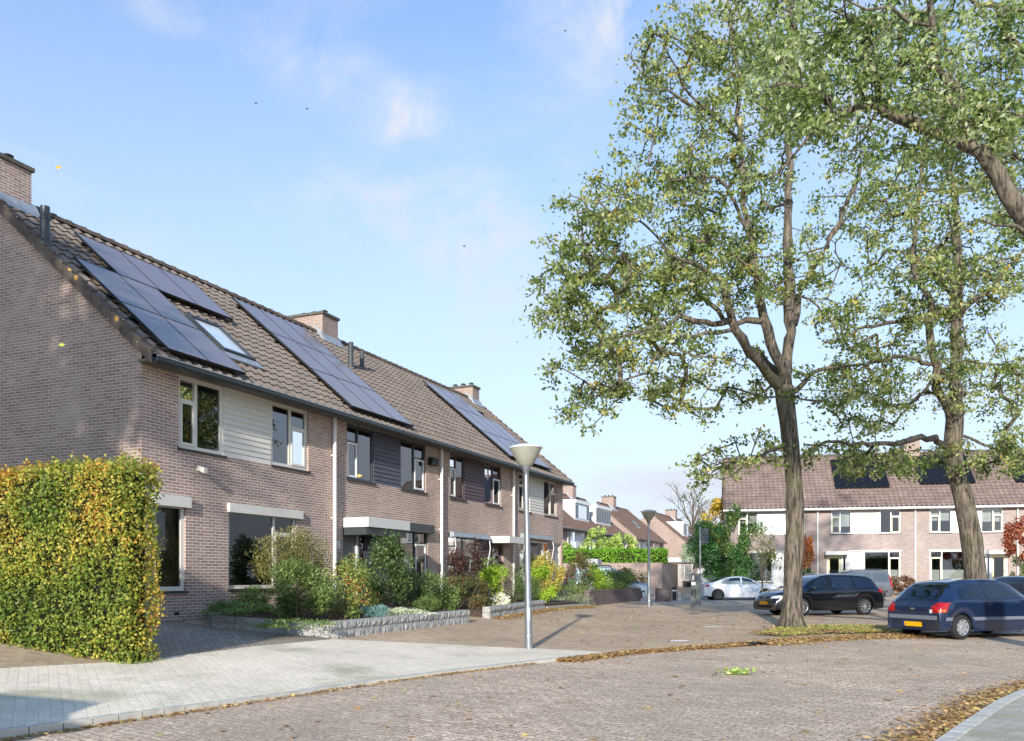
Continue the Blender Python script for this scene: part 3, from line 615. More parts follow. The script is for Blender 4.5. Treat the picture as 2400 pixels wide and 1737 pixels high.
b_ = MB(); b_.lathe([(0, 2.06), (.1, 1.94), (.11, 1.86), (.04, 1.84), (0, 1.84)], 14, (2.55, -.34, 0)); b_.tube([(2.55, -.002, 2.1), (2.55, -.2, 2.12), (2.55, -.34, 2.06)], .012, 6); b_.build('wall_lamp', M['blackpl'], h)
downpipe(h, 6.12, M['zinc'])
rails(h, .8, 3.95, (0, .8, 1.4, 2.2, 2.8, 3.5))
for i in range(3):
    for j in range(3):
        panel(h, .78 + i * 1.07, .78 + (i + 1) * 1.07, -.2 + j * 1.325, -.2 + (j + 1) * 1.325)
vent(h, 5.0, 2.6, .8, .085)
# ---- house 3
T0 = 23.85; h = house_at(T0, 'middle terrace house with purple-brown upper cladding, plain tiled roof and chimney', G1)
holes = [(1.0, 5.12, 3.50, 4.985), (.9, 5.3, 0, 2.36)]
shell(h, 5.85, holes, M['brick'], M['tile'])
window(h, 1.0, 2.12, 3.50, 4.985, [(1.0, 1.5, 'C'), (1.5, 2.12, 'F')], M['purplepaint'], M['whitepvc'], vent=.4)
window(h, 3.72, 5.12, 3.50, 4.985, [(3.72, 4.45, 'F'), (4.45, 5.12, 'C')], M['purplepaint'], M['whitepvc'], vent=.4)
boards(h, 2.12, 3.72, 3.50, 4.985, M['purplepaint'])
window(h, .9, 3.1, .35, 2.34, [(.9, 1.5, 'C'), (1.5, 3.1, 'F')], M['anth'], M['whitepvc'], curtain=[(1.6, 3.0, .5, 2.3)])
MB().box(.9, 3.1, .03, .1, 0, .299).build('plinth_panel', M['purplepaint'], h)
boards(h, 3.1, 4.3, 0, 2.34, M['purplepaint']); door(h, 4.3, 5.28, 0, 2.1, M['purplepaint'], M['purplepaint'], glass=(4.55, 5.05, .9, 1.9), side='l')
MB().box(4.3, 5.28, .03, .1, 2.101, 2.36).build('door_head_panel', M['purplepaint'], h)
awning(h, .95, 3.8, 2.2, M['lead']); canopy(h, 4.05, 5.95, 2.12, 2.36, M['white'], .8)
b_ = MB(); b_.lathe([(0, 2.0), (.09, 1.9), (.1, 1.8), (0, 1.76)], 14, (3.9, -.25, 0)); b_.tube([(3.9, -.002, 2.05), (3.9, -.25, 2.0)], .012, 6); b_.build('wall_lamp', M['blackpl'], h)
downpipe(h, 6.1, M['zinc'])
chimney(h, -.45, .42, RY - .35, RY + .95, 9.6, M['brick_rd']); vent(h, .1, 2.8, .6, .075)
# ---- house 4
T0 = 29.7; h = house_at(T0, 'far end terrace house with cream upper cladding and solar panels beside the last chimney', G1)
holes = [(.94, 5.2, 3.50, 4.985), (1.0, 5.75, 0, 2.36)]
shell(h, 5.95, holes, M['brick'], M['tile'], endr=True, overr=.12)
window(h, .94, 2.15, 3.50, 4.985, [(.94, 1.5, 'C'), (1.5, 2.15, 'F')], M['cream'], vent=.4, curtain=[(1.0, 1.5, 3.5, 4.9)])
window(h, 3.7, 5.2, 3.50, 4.985, [(3.7, 4.45, 'F'), (4.45, 5.2, 'C')], M['cream'], vent=.4, curtain=[(3.75, 4.2, 3.5, 4.9)])
boards(h, 2.15, 3.7, 3.50, 4.985, M['cream'])
window(h, 1.0, 4.3, .35, 2.36, [(1.0, 1.7, 'C'), (1.7, 3.6, 'F'), (3.6, 4.3, 'C')], M['cream'])
MB().box(1.0, 4.3, .03, .1, 0, .299).build('plinth_panel', M['cream'], h); boards(h, 4.3, 4.9, 0, 2.36, M['brick_rd'])
door(h, 4.9, 5.75, 0, 2.36, M['cream'], M['door_lt'], side='l'); awning(h, 1.05, 4.35, 2.42, M['lead'])
rails(h, -.2, 3.9, (0, 1.5, 3.0))
for i in range(3):
    for j in range(3): panel(h, -.3 + i * 1.08, -.3 + (i + 1) * 1.08, -.1 + j * 1.26, -.1 + (j + 1) * 1.26)
for j in range(2): panel(h, -.3 + 3 * 1.08, -.3 + 4 * 1.08, -.1 + j * 1.26, -.1 + (j + 1) * 1.26)
chimney(h, 5.0, 5.68, RY - .35, RY + .95, 9.5, M['brick_rd'])
# ================================================================ ROW 2 (right, behind the trees)
def row2(r, label, mirror, chim=False, panels=None, endl=False, extra=None):
    x, y = R2O[0] + R2U[0] * r, R2O[1] + R2U[1] * r
    h = thing('terraced_house', label, 'house', (x, y, .75), math.atan2(R2U[1], R2U[0]), 'terraced houses in the far right row'); W_ = 5.85
    mi = (lambda a, c: (W_ - c, W_ - a)) if mirror else (lambda a, c: (a, c))
    def mc(cols): return [(*mi(a, c), k) for a, c, k in (cols[::-1] if mirror else cols)]
    up = mi(.81, 5.0); gr = mi(.55, 5.0)
    shell(h, W_, [(*up, 3.42, 4.94), (*gr, 0, 2.3)], M['brick2'], M['tile2'], endl=endl, overl=.1, gutter=M['zinc'], amp=.042)
    a, c = mi(.81, 2.06)
    window(h, a, c, 3.42, 4.94, mc([(.81, 1.38, 'C'), (1.38, 2.06, 'F')]), M['whitepvc'], M['yellowsash'], curtain=[(a + .08, c - .08, 3.9, 4.9)] if not mirror else [(a + .08, c - .08, 4.1, 4.9)])
    a, c = mi(3.74, 5.0)
    window(h, a, c, 3.42, 4.94, mc([(3.74, 4.42, 'F'), (4.42, 5.0, 'C')]), M['whitepvc'], M['yellowsash'], curtain=[(a + .08, c - .08, 4.2, 4.9)] if mirror else None)
    boards(h, *mi(2.06, 3.74), 3.42, 4.94, M['white'])
    a, c = mi(.55, 1.5); door(h, a, c, 0, 2.05, M['whitepvc'], M['yellowsash'], glass=(a + .2, c - .2, .35, 1.85), side='r' if mirror else 'l')
    MB().box(a, c, .03, .1, 2.051, 2.299).build('door_head_panel', M['white'], h)
    a, c = mi(1.5, 1.76); window(h, a, c, .02, 2.3, [(a, c, 'F')], M['whitepvc'], sill=False)
    boards(h, *mi(1.76, 2.8), 0, 2.3, M['white'])
    a, c = mi(2.8, 5.0); window(h, a, c, .3, 2.3, mc([(2.8, 4.3, 'F'), (4.3, 5.0, 'C')]), M['whitepvc'], M['yellowsash'], curtain=[(a + .08, c - .08, .35, 1.1)])
    MB().box(a, c, .03, .1, 0, .25).build('plinth_panel', M['white'], h)
    canopy(h, *mi(.4, 1.8), 2.06, 2.28, M['white'], .7); MB().box(*mi(1.9, 5.1), -.05, -.003, 2.302, 2.36).build('lintel_strip', M['white'], h)
    downpipe(h, W_ - .02, M['zinc'])
    if panels:
        rails(h, panels[0], panels[0] + panels[1] * 1.1, (panels[4] + .3, panels[4] + 1.6))
        for i in range(panels[1]):
            for j in range(panels[2]): panel(h, panels[0] + i * 1.1, panels[0] + (i + 1) * 1.1, panels[4] + j * panels[3], panels[4] + (j + 1) * panels[3], 'solar_black')
    if chim: chimney(h, .1, 1.1, RY - .6, RY + .7, 9.9, M['brick_rd'])
    return h
row2(-6.72, 'left end house of the pink-brown row, half hidden by conifers', True, endl=True)
h = row2(-.87, 'pink-brown house with its door left, above the estate car', False, panels=(1.25, 3, 2, 1.3, 1.15), chim=False)
h = row2(4.98, 'pink-brown house with its door right, behind the mossy trunk', True, panels=(.55, 3, 2, 1.3, 1.35), chim=True)
vent(h, 2.3, 3.6, 1.1, .08)
row2(10.83, 'pink-brown house at the right frame edge behind the red shrub', False, panels=(.3, 3, 2, 1.3, 1.35))
# ================================================================ LEAF / PLANT TOOLS
def leafmesh(name, P, L_, Wd, mat, parent=None, nrm=None, flat=.0, rnd=None, upbias=.3, vary=.35):
    n = len(P); r = RNG
    d = r.normal(size=(n, 3)); d[:, 2] *= (1 - flat); d /= np.linalg.norm(d, axis=1, keepdims=True) + 1e-9
    m = r.normal(size=(n, 3)) + np.array([0, 0, upbias * 3])
    if nrm is not None: m += nrm * 2.0
    if flat > .9: m = np.tile([0, 0, 1.], (n, 1)) + r.normal(size=(n, 3)) * .22
    s = np.cross(d, m); s /= np.linalg.norm(s, axis=1, keepdims=True) + 1e-9
    up = np.cross(s, d)
    sc = (1 + r.uniform(-vary, vary, n))[:, None]; l = L_ * sc * .5; w = Wd * sc * .5
    V = np.empty((n, 4, 3)); fold = up * w * .45
    V[:, 0] = P - d * l; V[:, 1] = P + s * w + fold - d * l * .1; V[:, 2] = P + d * l; V[:, 3] = P - s * w + fold - d * l * .1
    me = bpy.data.meshes.new(name); me.vertices.add(4 * n); me.vertices.foreach_set('co', V.ravel())
    me.loops.add(4 * n); me.loops.foreach_set('vertex_index', np.arange(4 * n)); me.polygons.add(n)
    me.polygons.foreach_set('loop_start', np.arange(n) * 4); me.polygons.foreach_set('loop_total', np.full(n, 4)); me.update()
    a = me.attributes.new('rnd', 'FLOAT', 'FACE'); a.data.foreach_set('value', (rnd if rnd is not None else r.random(n)).astype(np.float32))
    me.materials.append(mat); o = bpy.data.objects.new(name, me); COL.objects.link(o)
    if parent: o.parent = parent
    return o
def blob(n, c, rad, lumps=14, spread=.34, shell=.5):
    """leaf positions in an uneven clumpy ellipsoid, and the clump centres"""
    r = RNG; q = r.normal(size=(lumps, 3)); q /= np.linalg.norm(q, axis=1, keepdims=True); q *= (shell + (1 - shell) * r.random(lumps))[:, None] ** .6 * .78
    k = r.integers(0, lumps, n); e = r.normal(size=(n, 3)); e /= np.linalg.norm(e, axis=1, keepdims=True); e *= (r.random(n) ** .45)[:, None] * spread * (.7 + .6 * r.random(lumps))[k][:, None]
    p = q[k] + e; return p * np.array(rad) + np.array(c), q * np.array(rad) + np.array(c), e, k
def shrub(name, label, cat, px, py0, py1, Y, wpx, mat, n=1500, leaf=(.06, .03), group=None, depth=None, lumps=16, stems=5, spread=.36, flat=0, up=.3, squash=None):
    """px centre, py0 top, py1 foot, wpx width, all at distance Y"""
    X = (px - 1200) / F * Y; z1 = HC + (1352 - py0) / F * Y; z0 = HC + (1352 - py1) / F * Y
    rx = wpx / F * Y / 2 * 1.24; rz = (z1 - z0) / 2 * 1.10; ry = depth or rx * .8
    t = thing(name, label, cat, (X, Y, z0), RNG.uniform(0, 6.28) * 0, group)
    P, C, e, k = blob(n, (0, 0, rz * 1.02), (rx, ry, rz), lumps, spread)
    P[:, 2] = np.maximum(P[:, 2], .02)
    rnd = np.clip(RNG.random(n) * .75 + RNG.random(lumps)[k] * .4 - .08, 0, 1)
    leafmesh('foliage', P, leaf[0], leaf[1], LM[mat] if isinstance(mat, str) else mat, t, nrm=e * .8, rnd=rnd, flat=flat, upbias=up)
    if stems:
        s = MB()
        for i in range(min(stems, len(C))):
            c = C[i]; b0 = (RNG.uniform(-.12, .12) * rx, RNG.uniform(-.12, .12) * ry, -.15)
            s.tube([b0, (b0[0] * .4 + c[0] * .35, b0[1] * .4 + c[1] * .35, c[2] * .5), tuple(c)], [.018, .012, .005], 5)
        s.build('stem', M['twig'], t, uv=False)
    return t
# ================================================================ TREES
def catm(P, step=.3):
    P = [np.array(p, float) for p in P]; out = []
    for i in range(len(P) - 1):
        a, b, c, d = P[max(i - 1, 0)], P[i], P[i + 1], P[min(i + 2, len(P) - 1)]; n = max(1, int(np.linalg.norm((c - b)[:3]) / step))
        for k in range(n):
            t = k / n; out.append(.5 * ((2 * b) + (c - a) * t + (2 * a - 5 * b + 4 * c - d) * t * t + (3 * b - a - 3 * c + d) * t ** 3))
    out.append(P[-1]); return np.array(out)
def tree(name, label, basep, limbs, blobs, nclus, leaf, mat, Y0, dz=1.6, per=95, group=None, minsep=.34, crad=.34, trunkroots=True, twigr=.007, stray=.05):
    """limbs: list of [(px,py,Y,width_px)...]; first one is the trunk. blobs: (px,py,rx,ry,weight,dY)"""
    t = thing(name, label, 'tree', basep, 0, group); base = np.array(basep)
    nodes = []; mb = MB()
    for li, l in enumerate(limbs):
        pts = [tuple(at(a, b, Yq)) + (w / F * Yq / 2 * (.93 if li == 0 else .86),) for a, b, Yq, w in l]
        c = catm(pts, .14 if li == 0 else .28)
        wob = .018 if li == 0 else .035
        pos = c[:, :3] - base; rad = np.maximum(c[:, 3], .012)
        if li: pos[1:] += RNG.normal(size=(len(pos) - 1, 3)) * wob
        if li == 0 and trunkroots:      # fluted flare at the foot and bark ridges
            n = 56; i0 = len(mb.v)
            for j in range(len(pos)):
                zz = pos[j, 2]; fl = math.exp(-max(zz, 0) / .28)
                for q in range(n):
                    w = 2 * math.pi * q / n
                    rr = rad[j] * (1 + fl * (.28 + .34 * max(0, math.sin(w * 5 + .8)) ** 2 + .12 * math.sin(w * 3)))
                    rr += .016 * noise.noise(Vector((math.cos(w) * rad[j] * 17, math.sin(w) * rad[j] * 17, zz * 1.7))) + .03 * noise.noise(Vector((math.cos(w) * 1.5, math.sin(w) * 1.5, zz * .8 + 7)))
                    mb.v.append((pos[j, 0] + rr * math.cos(w), pos[j, 1] + rr * math.sin(w), zz))
            for j in range(len(pos) - 1):
                for q in range(n): mb.f.append((i0 + j * n + q, i0 + j * n + (q + 1) % n, i0 + (j + 1) * n + (q + 1) % n, i0 + (j + 1) * n + q))
        else: mb.tube(pos, rad * (1 + .08 * RNG.normal(size=len(rad))), 12)
        lo = max(0, int(len(pos) * (.75 if li == 0 else .0)))
        nodes += [tuple(p) for p in pos[lo:]]
    mb.build('trunk', M['bark'], t, smooth=True, uv=False)
    # cluster targets
    wts = np.array([b[4] * b[2] * b[3] for b in blobs], float); wts /= wts.sum(); tg = []
    tries = 0
    while len(tg) < nclus and tries < nclus * 30:
        tries += 1; b = blobs[RNG.choice(len(blobs), p=wts)]; a = RNG.uniform(0, 6.283); r = math.sqrt(RNG.random())
        Yq = Y0 + b[5] + RNG.normal() * dz
        p = np.array(at(b[0] + b[2] * r * math.cos(a), b[1] + b[3] * r * math.sin(a), Yq)) - base
        if tg and np.min(np.sum((np.array(tg) - p) ** 2, 1)) < minsep ** 2: continue
        tg.append(p)
    tg = np.array(tg); nd = np.array(nodes); par = [-1] * len(nd); isl = len(nd)
    order = []; left = list(range(len(tg))); dmin = np.array([np.min(np.sum((nd - p) ** 2, 1)) for p in tg])
    nd = list(nd); chains = []
    while left:
        i = left[int(np.argmin(dmin[left]))]; p = tg[i]; A = np.array(nd); D = np.sqrt(np.sum((A - p) ** 2, 1)); j = int(np.argmin(D + (A[:, 2] > p[2] + .5) * .3)); q = A[j]; d = p - q; m = max(1, int(np.linalg.norm(d) / .3)); prev = j; ch = [j]
        side = RNG.normal(size=3) * .12 * np.linalg.norm(d)
        for s in range(1, m + 1):
            f = s / m; x = q + d * f + side * math.sin(math.pi * f) + np.array([0, 0, .08 * math.sin(math.pi * f) * np.linalg.norm(d)])
            if s == m: x = p
            nd.append(x); par.append(prev); prev = len(nd) - 1; ch.append(prev)
        chains.append(ch); left.remove(i)
        if left: new = np.array(nd[-m:]); T_ = tg[left]; dn = np.min(np.sum((T_[:, None] - new[None]) ** 2, 2), 1); dmin[left] = np.minimum(dmin[left], dn)
    rr = np.zeros(len(nd))
    kids = np.zeros(len(nd))
    for ch in chains: kids[ch[-1]] += 1
    for k in range(len(nd) - 1, isl - 1, -1):
        kids[k] = max(kids[k], 1)
        if par[k] >= isl: kids[par[k]] += kids[k]
    tw = MB()
    for ch in chains:
        c = ch[1:]; rad = [twigr * kids[k] ** .5 + .002 for k in c]; rad = [min(rad[0] * 1.1, .07)] + [min(r, .07) for r in rad]; tw.tube([tuple(nd[k]) for k in ch], rad, 5, cap=False)
    tw.build('twigs', M['bark'], t, smooth=True, uv=False)['kind'] = 'stuff'
    # leaves
    cnt = RNG.poisson(per, len(tg)); k = np.repeat(np.arange(len(tg)), cnt); n = len(k)
    axis = RNG.normal(size=(len(tg), 3)); axis[:, 2] *= .4; axis /= np.linalg.norm(axis, axis=1, keepdims=True)
    e = RNG.normal(size=(n, 3)) * np.array([1, 1, .62]) * crad * .55 + axis[k] * RNG.normal(size=n)[:, None] * crad * .7
    P = tg[k] + e; P[:, 2] -= .06
    if stray:
        m = int(n * stray); P[:m] += RNG.normal(size=(m, 3)) * .35
    rc = RNG.random(len(tg)); rnd = np.clip(RNG.random(n) * .62 + rc[k] * .42 - .05, 0, 1)
    leafmesh('crown', P, leaf[0], leaf[1], mat, t, rnd=rnd, upbias=.25)
    return t
YA = 22.77
tree('street_tree', 'tall broad street tree with furrowed trunk standing in the leaf-strewn grass patch', tuple(at(1858, 1475, YA)),
 [[(1858, 1482, YA, 52), (1858, 1455, YA, 49), (1857, 1400, YA, 46), (1860, 1300, YA, 45), (1863, 1200, YA, 43), (1859, 1100, YA, 41), (1848, 1000, YA, 42), (1840, 940, YA, 44), (1838, 905, YA, 44)],
  [(1838, 905, YA, 40), (1847, 800, YA, 31), (1849, 700, YA, 28), (1847, 560, YA, 24), (1848, 400, YA, 19), (1845, 280, YA, 16), (1852, 120, YA, 13), (1850, -100, YA, 9)],
  [(1838, 905, YA, 34), (1808, 800, YA - .2, 27), (1777, 690, YA - .4, 23), (1766, 600, YA - .5, 20), (1745, 480, YA - .5, 17), (1733, 300, YA - .4, 13), (1725, 150, YA - .3, 10), (1700, -20, YA, 7)],
  [(1830, 905, YA, 34), (1788, 862, YA - .6, 28), (1745, 810, YA - 1.2, 25), (1722, 769, YA - 1.5, 22), (1707, 725, YA - 1.7, 19), (1694, 670, YA - 1.9, 17), (1665, 640, YA - 2.2, 13), (1619, 615, YA - 2.5, 10), (1560, 600, YA - 2.8, 7)],
  [(1800, 760, YA - .2, 20), (1752, 752, YA - .4, 15), (1707, 755, YA - .8, 16), (1652, 760, YA - 1.3, 15), (1597, 747, YA - 1.6, 13), (1560, 762, YA - 1.9, 10), (1506, 772, YA - 2.2, 8), (1420, 800, YA - 2.4, 5)],
  [(1830, 895, YA + .2, 26), (1780, 830, YA + .8, 21), (1725, 777, YA + 1.2, 18), (1680, 730, YA + 1.6, 14), (1634, 678, YA + 2, 11), (1580, 600, YA + 2.3, 8), (1500, 520, YA + 2.6, 5)],
  [(1730, 770, YA - 1.4, 13), (1652, 784, YA - 1.9, 11), (1579, 788, YA - 2.3, 9), (1553, 813, YA - 2.5, 8), (1513, 872, YA - 2.7, 6), (1440, 900, YA - 2.7, 4)],
  [(1860, 760, YA + .1, 22), (1872, 700, YA + .3, 19), (1924, 597, YA + .8, 16), (1970, 512, YA + 1.2, 14), (2000, 439, YA + 1.5, 12), (2039, 367, YA + 1.8, 9), (2094, 294, YA + 2.1, 6)],
  [(1860, 930, YA, 14), (1900, 883, YA + .3, 12), (1950, 862, YA + .6, 9), (2040, 850, YA + 1, 5)],
  [(1845, 1040, YA, 12), (1800, 1058, YA - .4, 10), (1740, 1080, YA - .8, 7), (1680, 1085, YA - 1.2, 4)],
  [(1735, 330, YA - .4, 11), (1690, 285, YA - .8, 10), (1640, 245, YA - 1.2, 8), (1600, 190, YA - 1.6, 6), (1560, 110, YA - 1.9, 4)],
  [(1690, 285, YA - .8, 8), (1620, 245, YA - 1.3, 7), (1560, 215, YA - 1.6, 6), (1500, 200, YA - 2, 4)],
  [(1765, 590, YA - .5, 10), (1700, 440, YA - .9, 9), (1640, 410, YA - 1.4, 7), (1570, 420, YA - 1.8, 6), (1520, 380, YA - 2.2, 4)]],
 [(1420, 700, 165, 170, 1, -1.2), (1350, 640, 80, 160, .6, -1.2), (1560, 560, 230, 150, 1, -.5), (1400, 880, 110, 70, 1, -1.5), (1375, 960, 60, 45, .8, -1.6), (1540, 830, 150, 90, .8, -1.5), (1420, 470, 120, 60, .7, -.8),
  (1590, 330, 150, 130, .55, -.8), (1560, 230, 110, 110, .5, -.9), (1640, 120, 170, 130, .6, -.4), (1760, 60, 160, 110, .8, 0), (1800, 260, 140, 180, .6, 0), (1700, 440, 150, 120, .6, 0), (1820, 560, 110, 150, .45, .3),
  (1690, 650, 150, 90, .7, -.6), (1620, 930, 110, 55, .45, -1), (1740, 880, 70, 70, .4, -.5), (1690, 1080, 70, 36, .9, -.8), (1780, 1050, 70, 45, .9, -.4), (1640, 1110, 40, 22, .6, -.9), (1940, 640, 90, 130, .35, .6), (1960, 460, 90, 110, .35, 1.2), (1930, 900, 90, 60, .7, .5), (1990, 330, 80, 100, .5, 1.5)],
 740, (.125, .066), M['leafA'], YA + .45, dz=1.35, per=52, crad=.24, twigr=.0105, minsep=.3)
YB = 25.5
tree('street_tree', 'tall street tree with mossy forked trunk rising behind the dark blue hatchback', tuple(at(2290, 1472, YB)),
 [[(2290, 1480, YB, 56), (2289, 1400, YB, 52), (2284, 1330, YB, 50), (2274, 1250, YB, 49), (2258, 1170, YB, 46), (2242, 1110, YB, 44), (2233, 1050, YB, 42), (2238, 980, YB, 40)],
  [(2238, 980, YB, 36), (2241, 870, YB, 33), (2240, 760, YB, 30), (2246, 640, YB, 26), (2240, 520, YB, 22), (2230, 400, YB, 17), (2225, 250, YB, 12), (2215, 60, YB, 8)],
  [(2235, 1010, YB, 30), (2213, 945, YB - .4, 24), (2193, 905, YB - .6, 23), (2193, 859, YB - .8, 22), (2178, 807, YB - .9, 21), (2184, 758, YB - 1, 19), (2176, 707, YB - 1.1, 18), (2150, 655, YB - 1.2, 16), (2144, 590, YB - 1.3, 14), (2152, 490, YB - 1.3, 11), (2162, 390, YB - 1.3, 8), (2175, 260, YB - 1.2, 6)],
  [(2235, 1075, YB, 24), (2225, 1052, YB - .3, 20), (2199, 1034, YB - .8, 18), (2172, 1024, YB - 1.2, 17), (2120, 1036, YB - 1.7, 15), (2059, 1041, YB - 2.2, 12), (1998, 1037, YB - 2.6, 9), (1937, 1036, YB - 2.8, 7), (1885, 1046, YB - 2.9, 4)],
  [(2232, 884, YB - .1, 15), (2200, 862, YB - .5, 13), (2181, 853, YB - .9, 12), (2135, 844, YB - 1.3, 11), (2059, 843, YB - 1.8, 10), (2013, 865, YB - 2.1, 8), (1960, 880, YB - 2.4, 5)],
  [(2238, 735, YB, 13), (2181, 735, YB - .6, 12), (2105, 757, YB - 1.2, 10), (2013, 771, YB - 1.9, 8), (1968, 795, YB - 2.2, 6), (1928, 803, YB - 2.5, 4)],
  [(2242, 745, YB, 16), (2288, 700, YB - .3, 13), (2333, 670, YB - .6, 11), (2364, 630, YB - .9, 9), (2400, 590, YB - 1.2, 8), (2450, 520, YB - 1.4, 5)],
  [(2195, 870, YB - .7, 9), (2170, 910, YB - .9, 7), (2130, 945, YB - 1.2, 6), (2070, 960, YB - 1.5, 4)],
  [(2059, 1041, YB - 2.2, 8), (2040, 1085, YB - 2.3, 6), (2000, 1100, YB - 2.4, 4)],
  [(2233, 1010, YB, 10), (2300, 1040, YB - .3, 7), (2390, 1060, YB - .6, 4)]],
 [(2080, 1075, 130, 40, 1.0, -1.8), (1960, 1060, 80, 35, .6, -2.4), (2010, 900, 110, 45, .8, -1.8), (2030, 960, 110, 60, .45, -1.6), (2040, 760, 120, 70, .6, -1.5), (2140, 560, 130, 110, .5, -.9), (2060, 480, 100, 90, .45, -.5),
  (2310, 620, 110, 110, .6, -.5), (2300, 860, 110, 110, .5, -.3), (2370, 960, 60, 90, .5, 0), (2320, 1070, 120, 40, .8, -.4), (2240, 350, 140, 130, .6, 0), (2210, 800, 60, 200, .35, -.4), (2120, 870, 80, 60, .3, -1), (2380, 420, 90, 130, .5, .3), (2150, 690, 90, 70, .5, -1)],
 560, (.125, .066), M['leafA'], YB + .45, dz=1.35, per=50, crad=.24, twigr=.0105, minsep=.3)
YC = 12.4
tree('street_tree', 'near street tree reaching in from the right with a thick arching mossy bough', (9.7, 12.6, -.02),
 [[(2765, 1578, 12.6, 110), (2765, 1400, 12.6, 96), (2760, 1100, 12.6, 90), (2740, 900, 12.6, 88), (2700, 760, 12.6, 86)],
  [(2700, 760, 12.6, 80), (2560, 640, 12.5, 68), (2450, 560, YC, 64), (2397, 496, YC, 50), (2365, 440, YC, 48), (2333, 409, YC, 45), (2300, 368, YC, 41), (2262, 330, YC, 34), (2209, 322, YC, 29), (2141, 290, YC, 31), (2094, 273, YC, 26), (2056, 247, YC, 24), (2008, 255, YC, 17), (1970, 277, YC, 14), (1928, 300, YC, 10), (1890, 335, YC, 8), (1850, 380, YC, 6), (1795, 425, YC, 4)],
  [(2285, 350, YC, 36), (2262, 280, YC - .1, 27), (2239, 210, YC - .2, 25), (2205, 160, YC - .3, 22), (2186, 110, YC - .3, 20), (2180, 50, YC - .3, 16), (2170, -80, YC - .3, 12)],
  [(2058, 250, YC, 18), (2052, 215, YC, 16), (2050, 190, YC, 15)],
  [(2700, 760, 12.6, 70), (2720, 500, 12.7, 50), (2700, 200, 12.8, 34), (2650, -100, 12.9, 20)],
  [(1960, 285, YC, 9), (1950, 240, YC - .2, 8), (1930, 205, YC - .3, 6), (1850, 190, YC - .4, 4)],
  [(2180, 60, YC - .3, 10), (2080, 30, YC - .5, 8), (1980, 0, YC - .7, 5)],
  [(2450, 560, YC, 20), (2380, 530, YC - .4, 10), (2300, 520, YC - .7, 5)]],
 [(1930, 120, 150, 100, .9, -.2), (1900, 250, 110, 70, .9, -.1), (2090, 90, 150, 90, .9, -.2), (2120, 190, 120, 70, .9, -.2), (2280, 90, 130, 100, .6, 0), (2220, 250, 120, 60, .8, -.4), (2350, 210, 90, 110, .7, -.2), (1820, 210, 70, 80, .7, -.2), (1780, 110, 90, 70, .5, -.1), (2330, 300, 80, 60, .9, -.5), (2360, 540, 50, 50, .4, .2), (2180, 370, 130, 45, .45, .2), (2030, 330, 60, 30, .4, .1), (2620, 200, 180, 300, .5, 0), (2420, 80, 90, 120, .5, 0), (2000, -60, 300, 60, .6, 0)],
 430, (.095, .045), M['leafC'], YC + .7, dz=.6, per=54, minsep=.2, crad=.2, twigr=.007)
# ================================================================ HEDGES
M['rindstem'] = plain('pale_red_bark', '#b08468', .8, var=.15)
def hedge(name, label, x0, x1, y0, y1, zf0, top, n, mat, leaf, frame=None, loc=(0, 0, 0), rz=0, group=None, jit=.09, core='twigs'):
    t = thing(name, label, 'hedge', loc, rz, group); r = RNG
    ax, ay, az = x1 - x0, y1 - y0, top
    A = np.array([ax * az, ax * az, ay * az, ay * az, ax * ay]); f = r.choice(5, n, p=A / A.sum()); u_, v_ = r.random(n), r.random(n)
    P = np.zeros((n, 3)); Nn = np.zeros((n, 3))
    for k, (nx, ny, nz_) in enumerate(((0, -1, 0), (0, 1, 0), (-1, 0, 0), (1, 0, 0), (0, 0, 1))):
        m = f == k; Nn[m] = (nx, ny, nz_)
        if k < 2: P[m] = np.stack([x0 + ax * u_[m], np.full(m.sum(), y0 if k == 0 else y1), az * v_[m]], 1)
        elif k < 4: P[m] = np.stack([np.full(m.sum(), x0 if k == 2 else x1), y0 + ay * u_[m], az * v_[m]], 1)
        else: P[m] = np.stack([x0 + ax * u_[m], y0 + ay * v_[m], np.full(m.sum(), az)], 1)
    lump = np.array([noise.noise(Vector(p) * 1.7) + .6 * noise.noise(Vector(p) * 4.3 + Vector((3, 1, 5))) for p in P])
    P += Nn * (lump * jit * .9 + r.normal(size=n) * jit * .45)[:, None] - Nn * .03 + r.normal(size=(n, 3)) * .02
    P[:, 2] = np.maximum(P[:, 2], .02)
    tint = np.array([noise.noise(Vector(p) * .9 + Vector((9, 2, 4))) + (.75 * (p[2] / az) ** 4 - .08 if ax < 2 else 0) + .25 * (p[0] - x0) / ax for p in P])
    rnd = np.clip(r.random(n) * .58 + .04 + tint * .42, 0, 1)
    leafmesh('foliage', P, leaf[0], leaf[1], mat, t, nrm=Nn, rnd=rnd, upbias=.1)
    b = MB(); b.box(x0 + .13, x1 - .13, y0 + .13, y1 - .13, .0, az - .13); b.build(core, M['hedgecore'], t)
    return t
M['hedgecore'] = brickmat('hedge_twig_core', '#2b2a18', '#3a3620', '#1c1b10', bw=.07, rh=.05, ms=.02, bump=1, grainamt=.5)
hx, hy = TS(8.5, 9.35)
hedge('beech_hedge', 'tall clipped beech hedge turning yellow and orange in front of the brick gable', 0, .57, 0, 8.5, 0, 2.76, 80000, M['hedgeleaf'], (.05, .036), loc=(hx, hy, .2), rz=AZ, jit=.12)
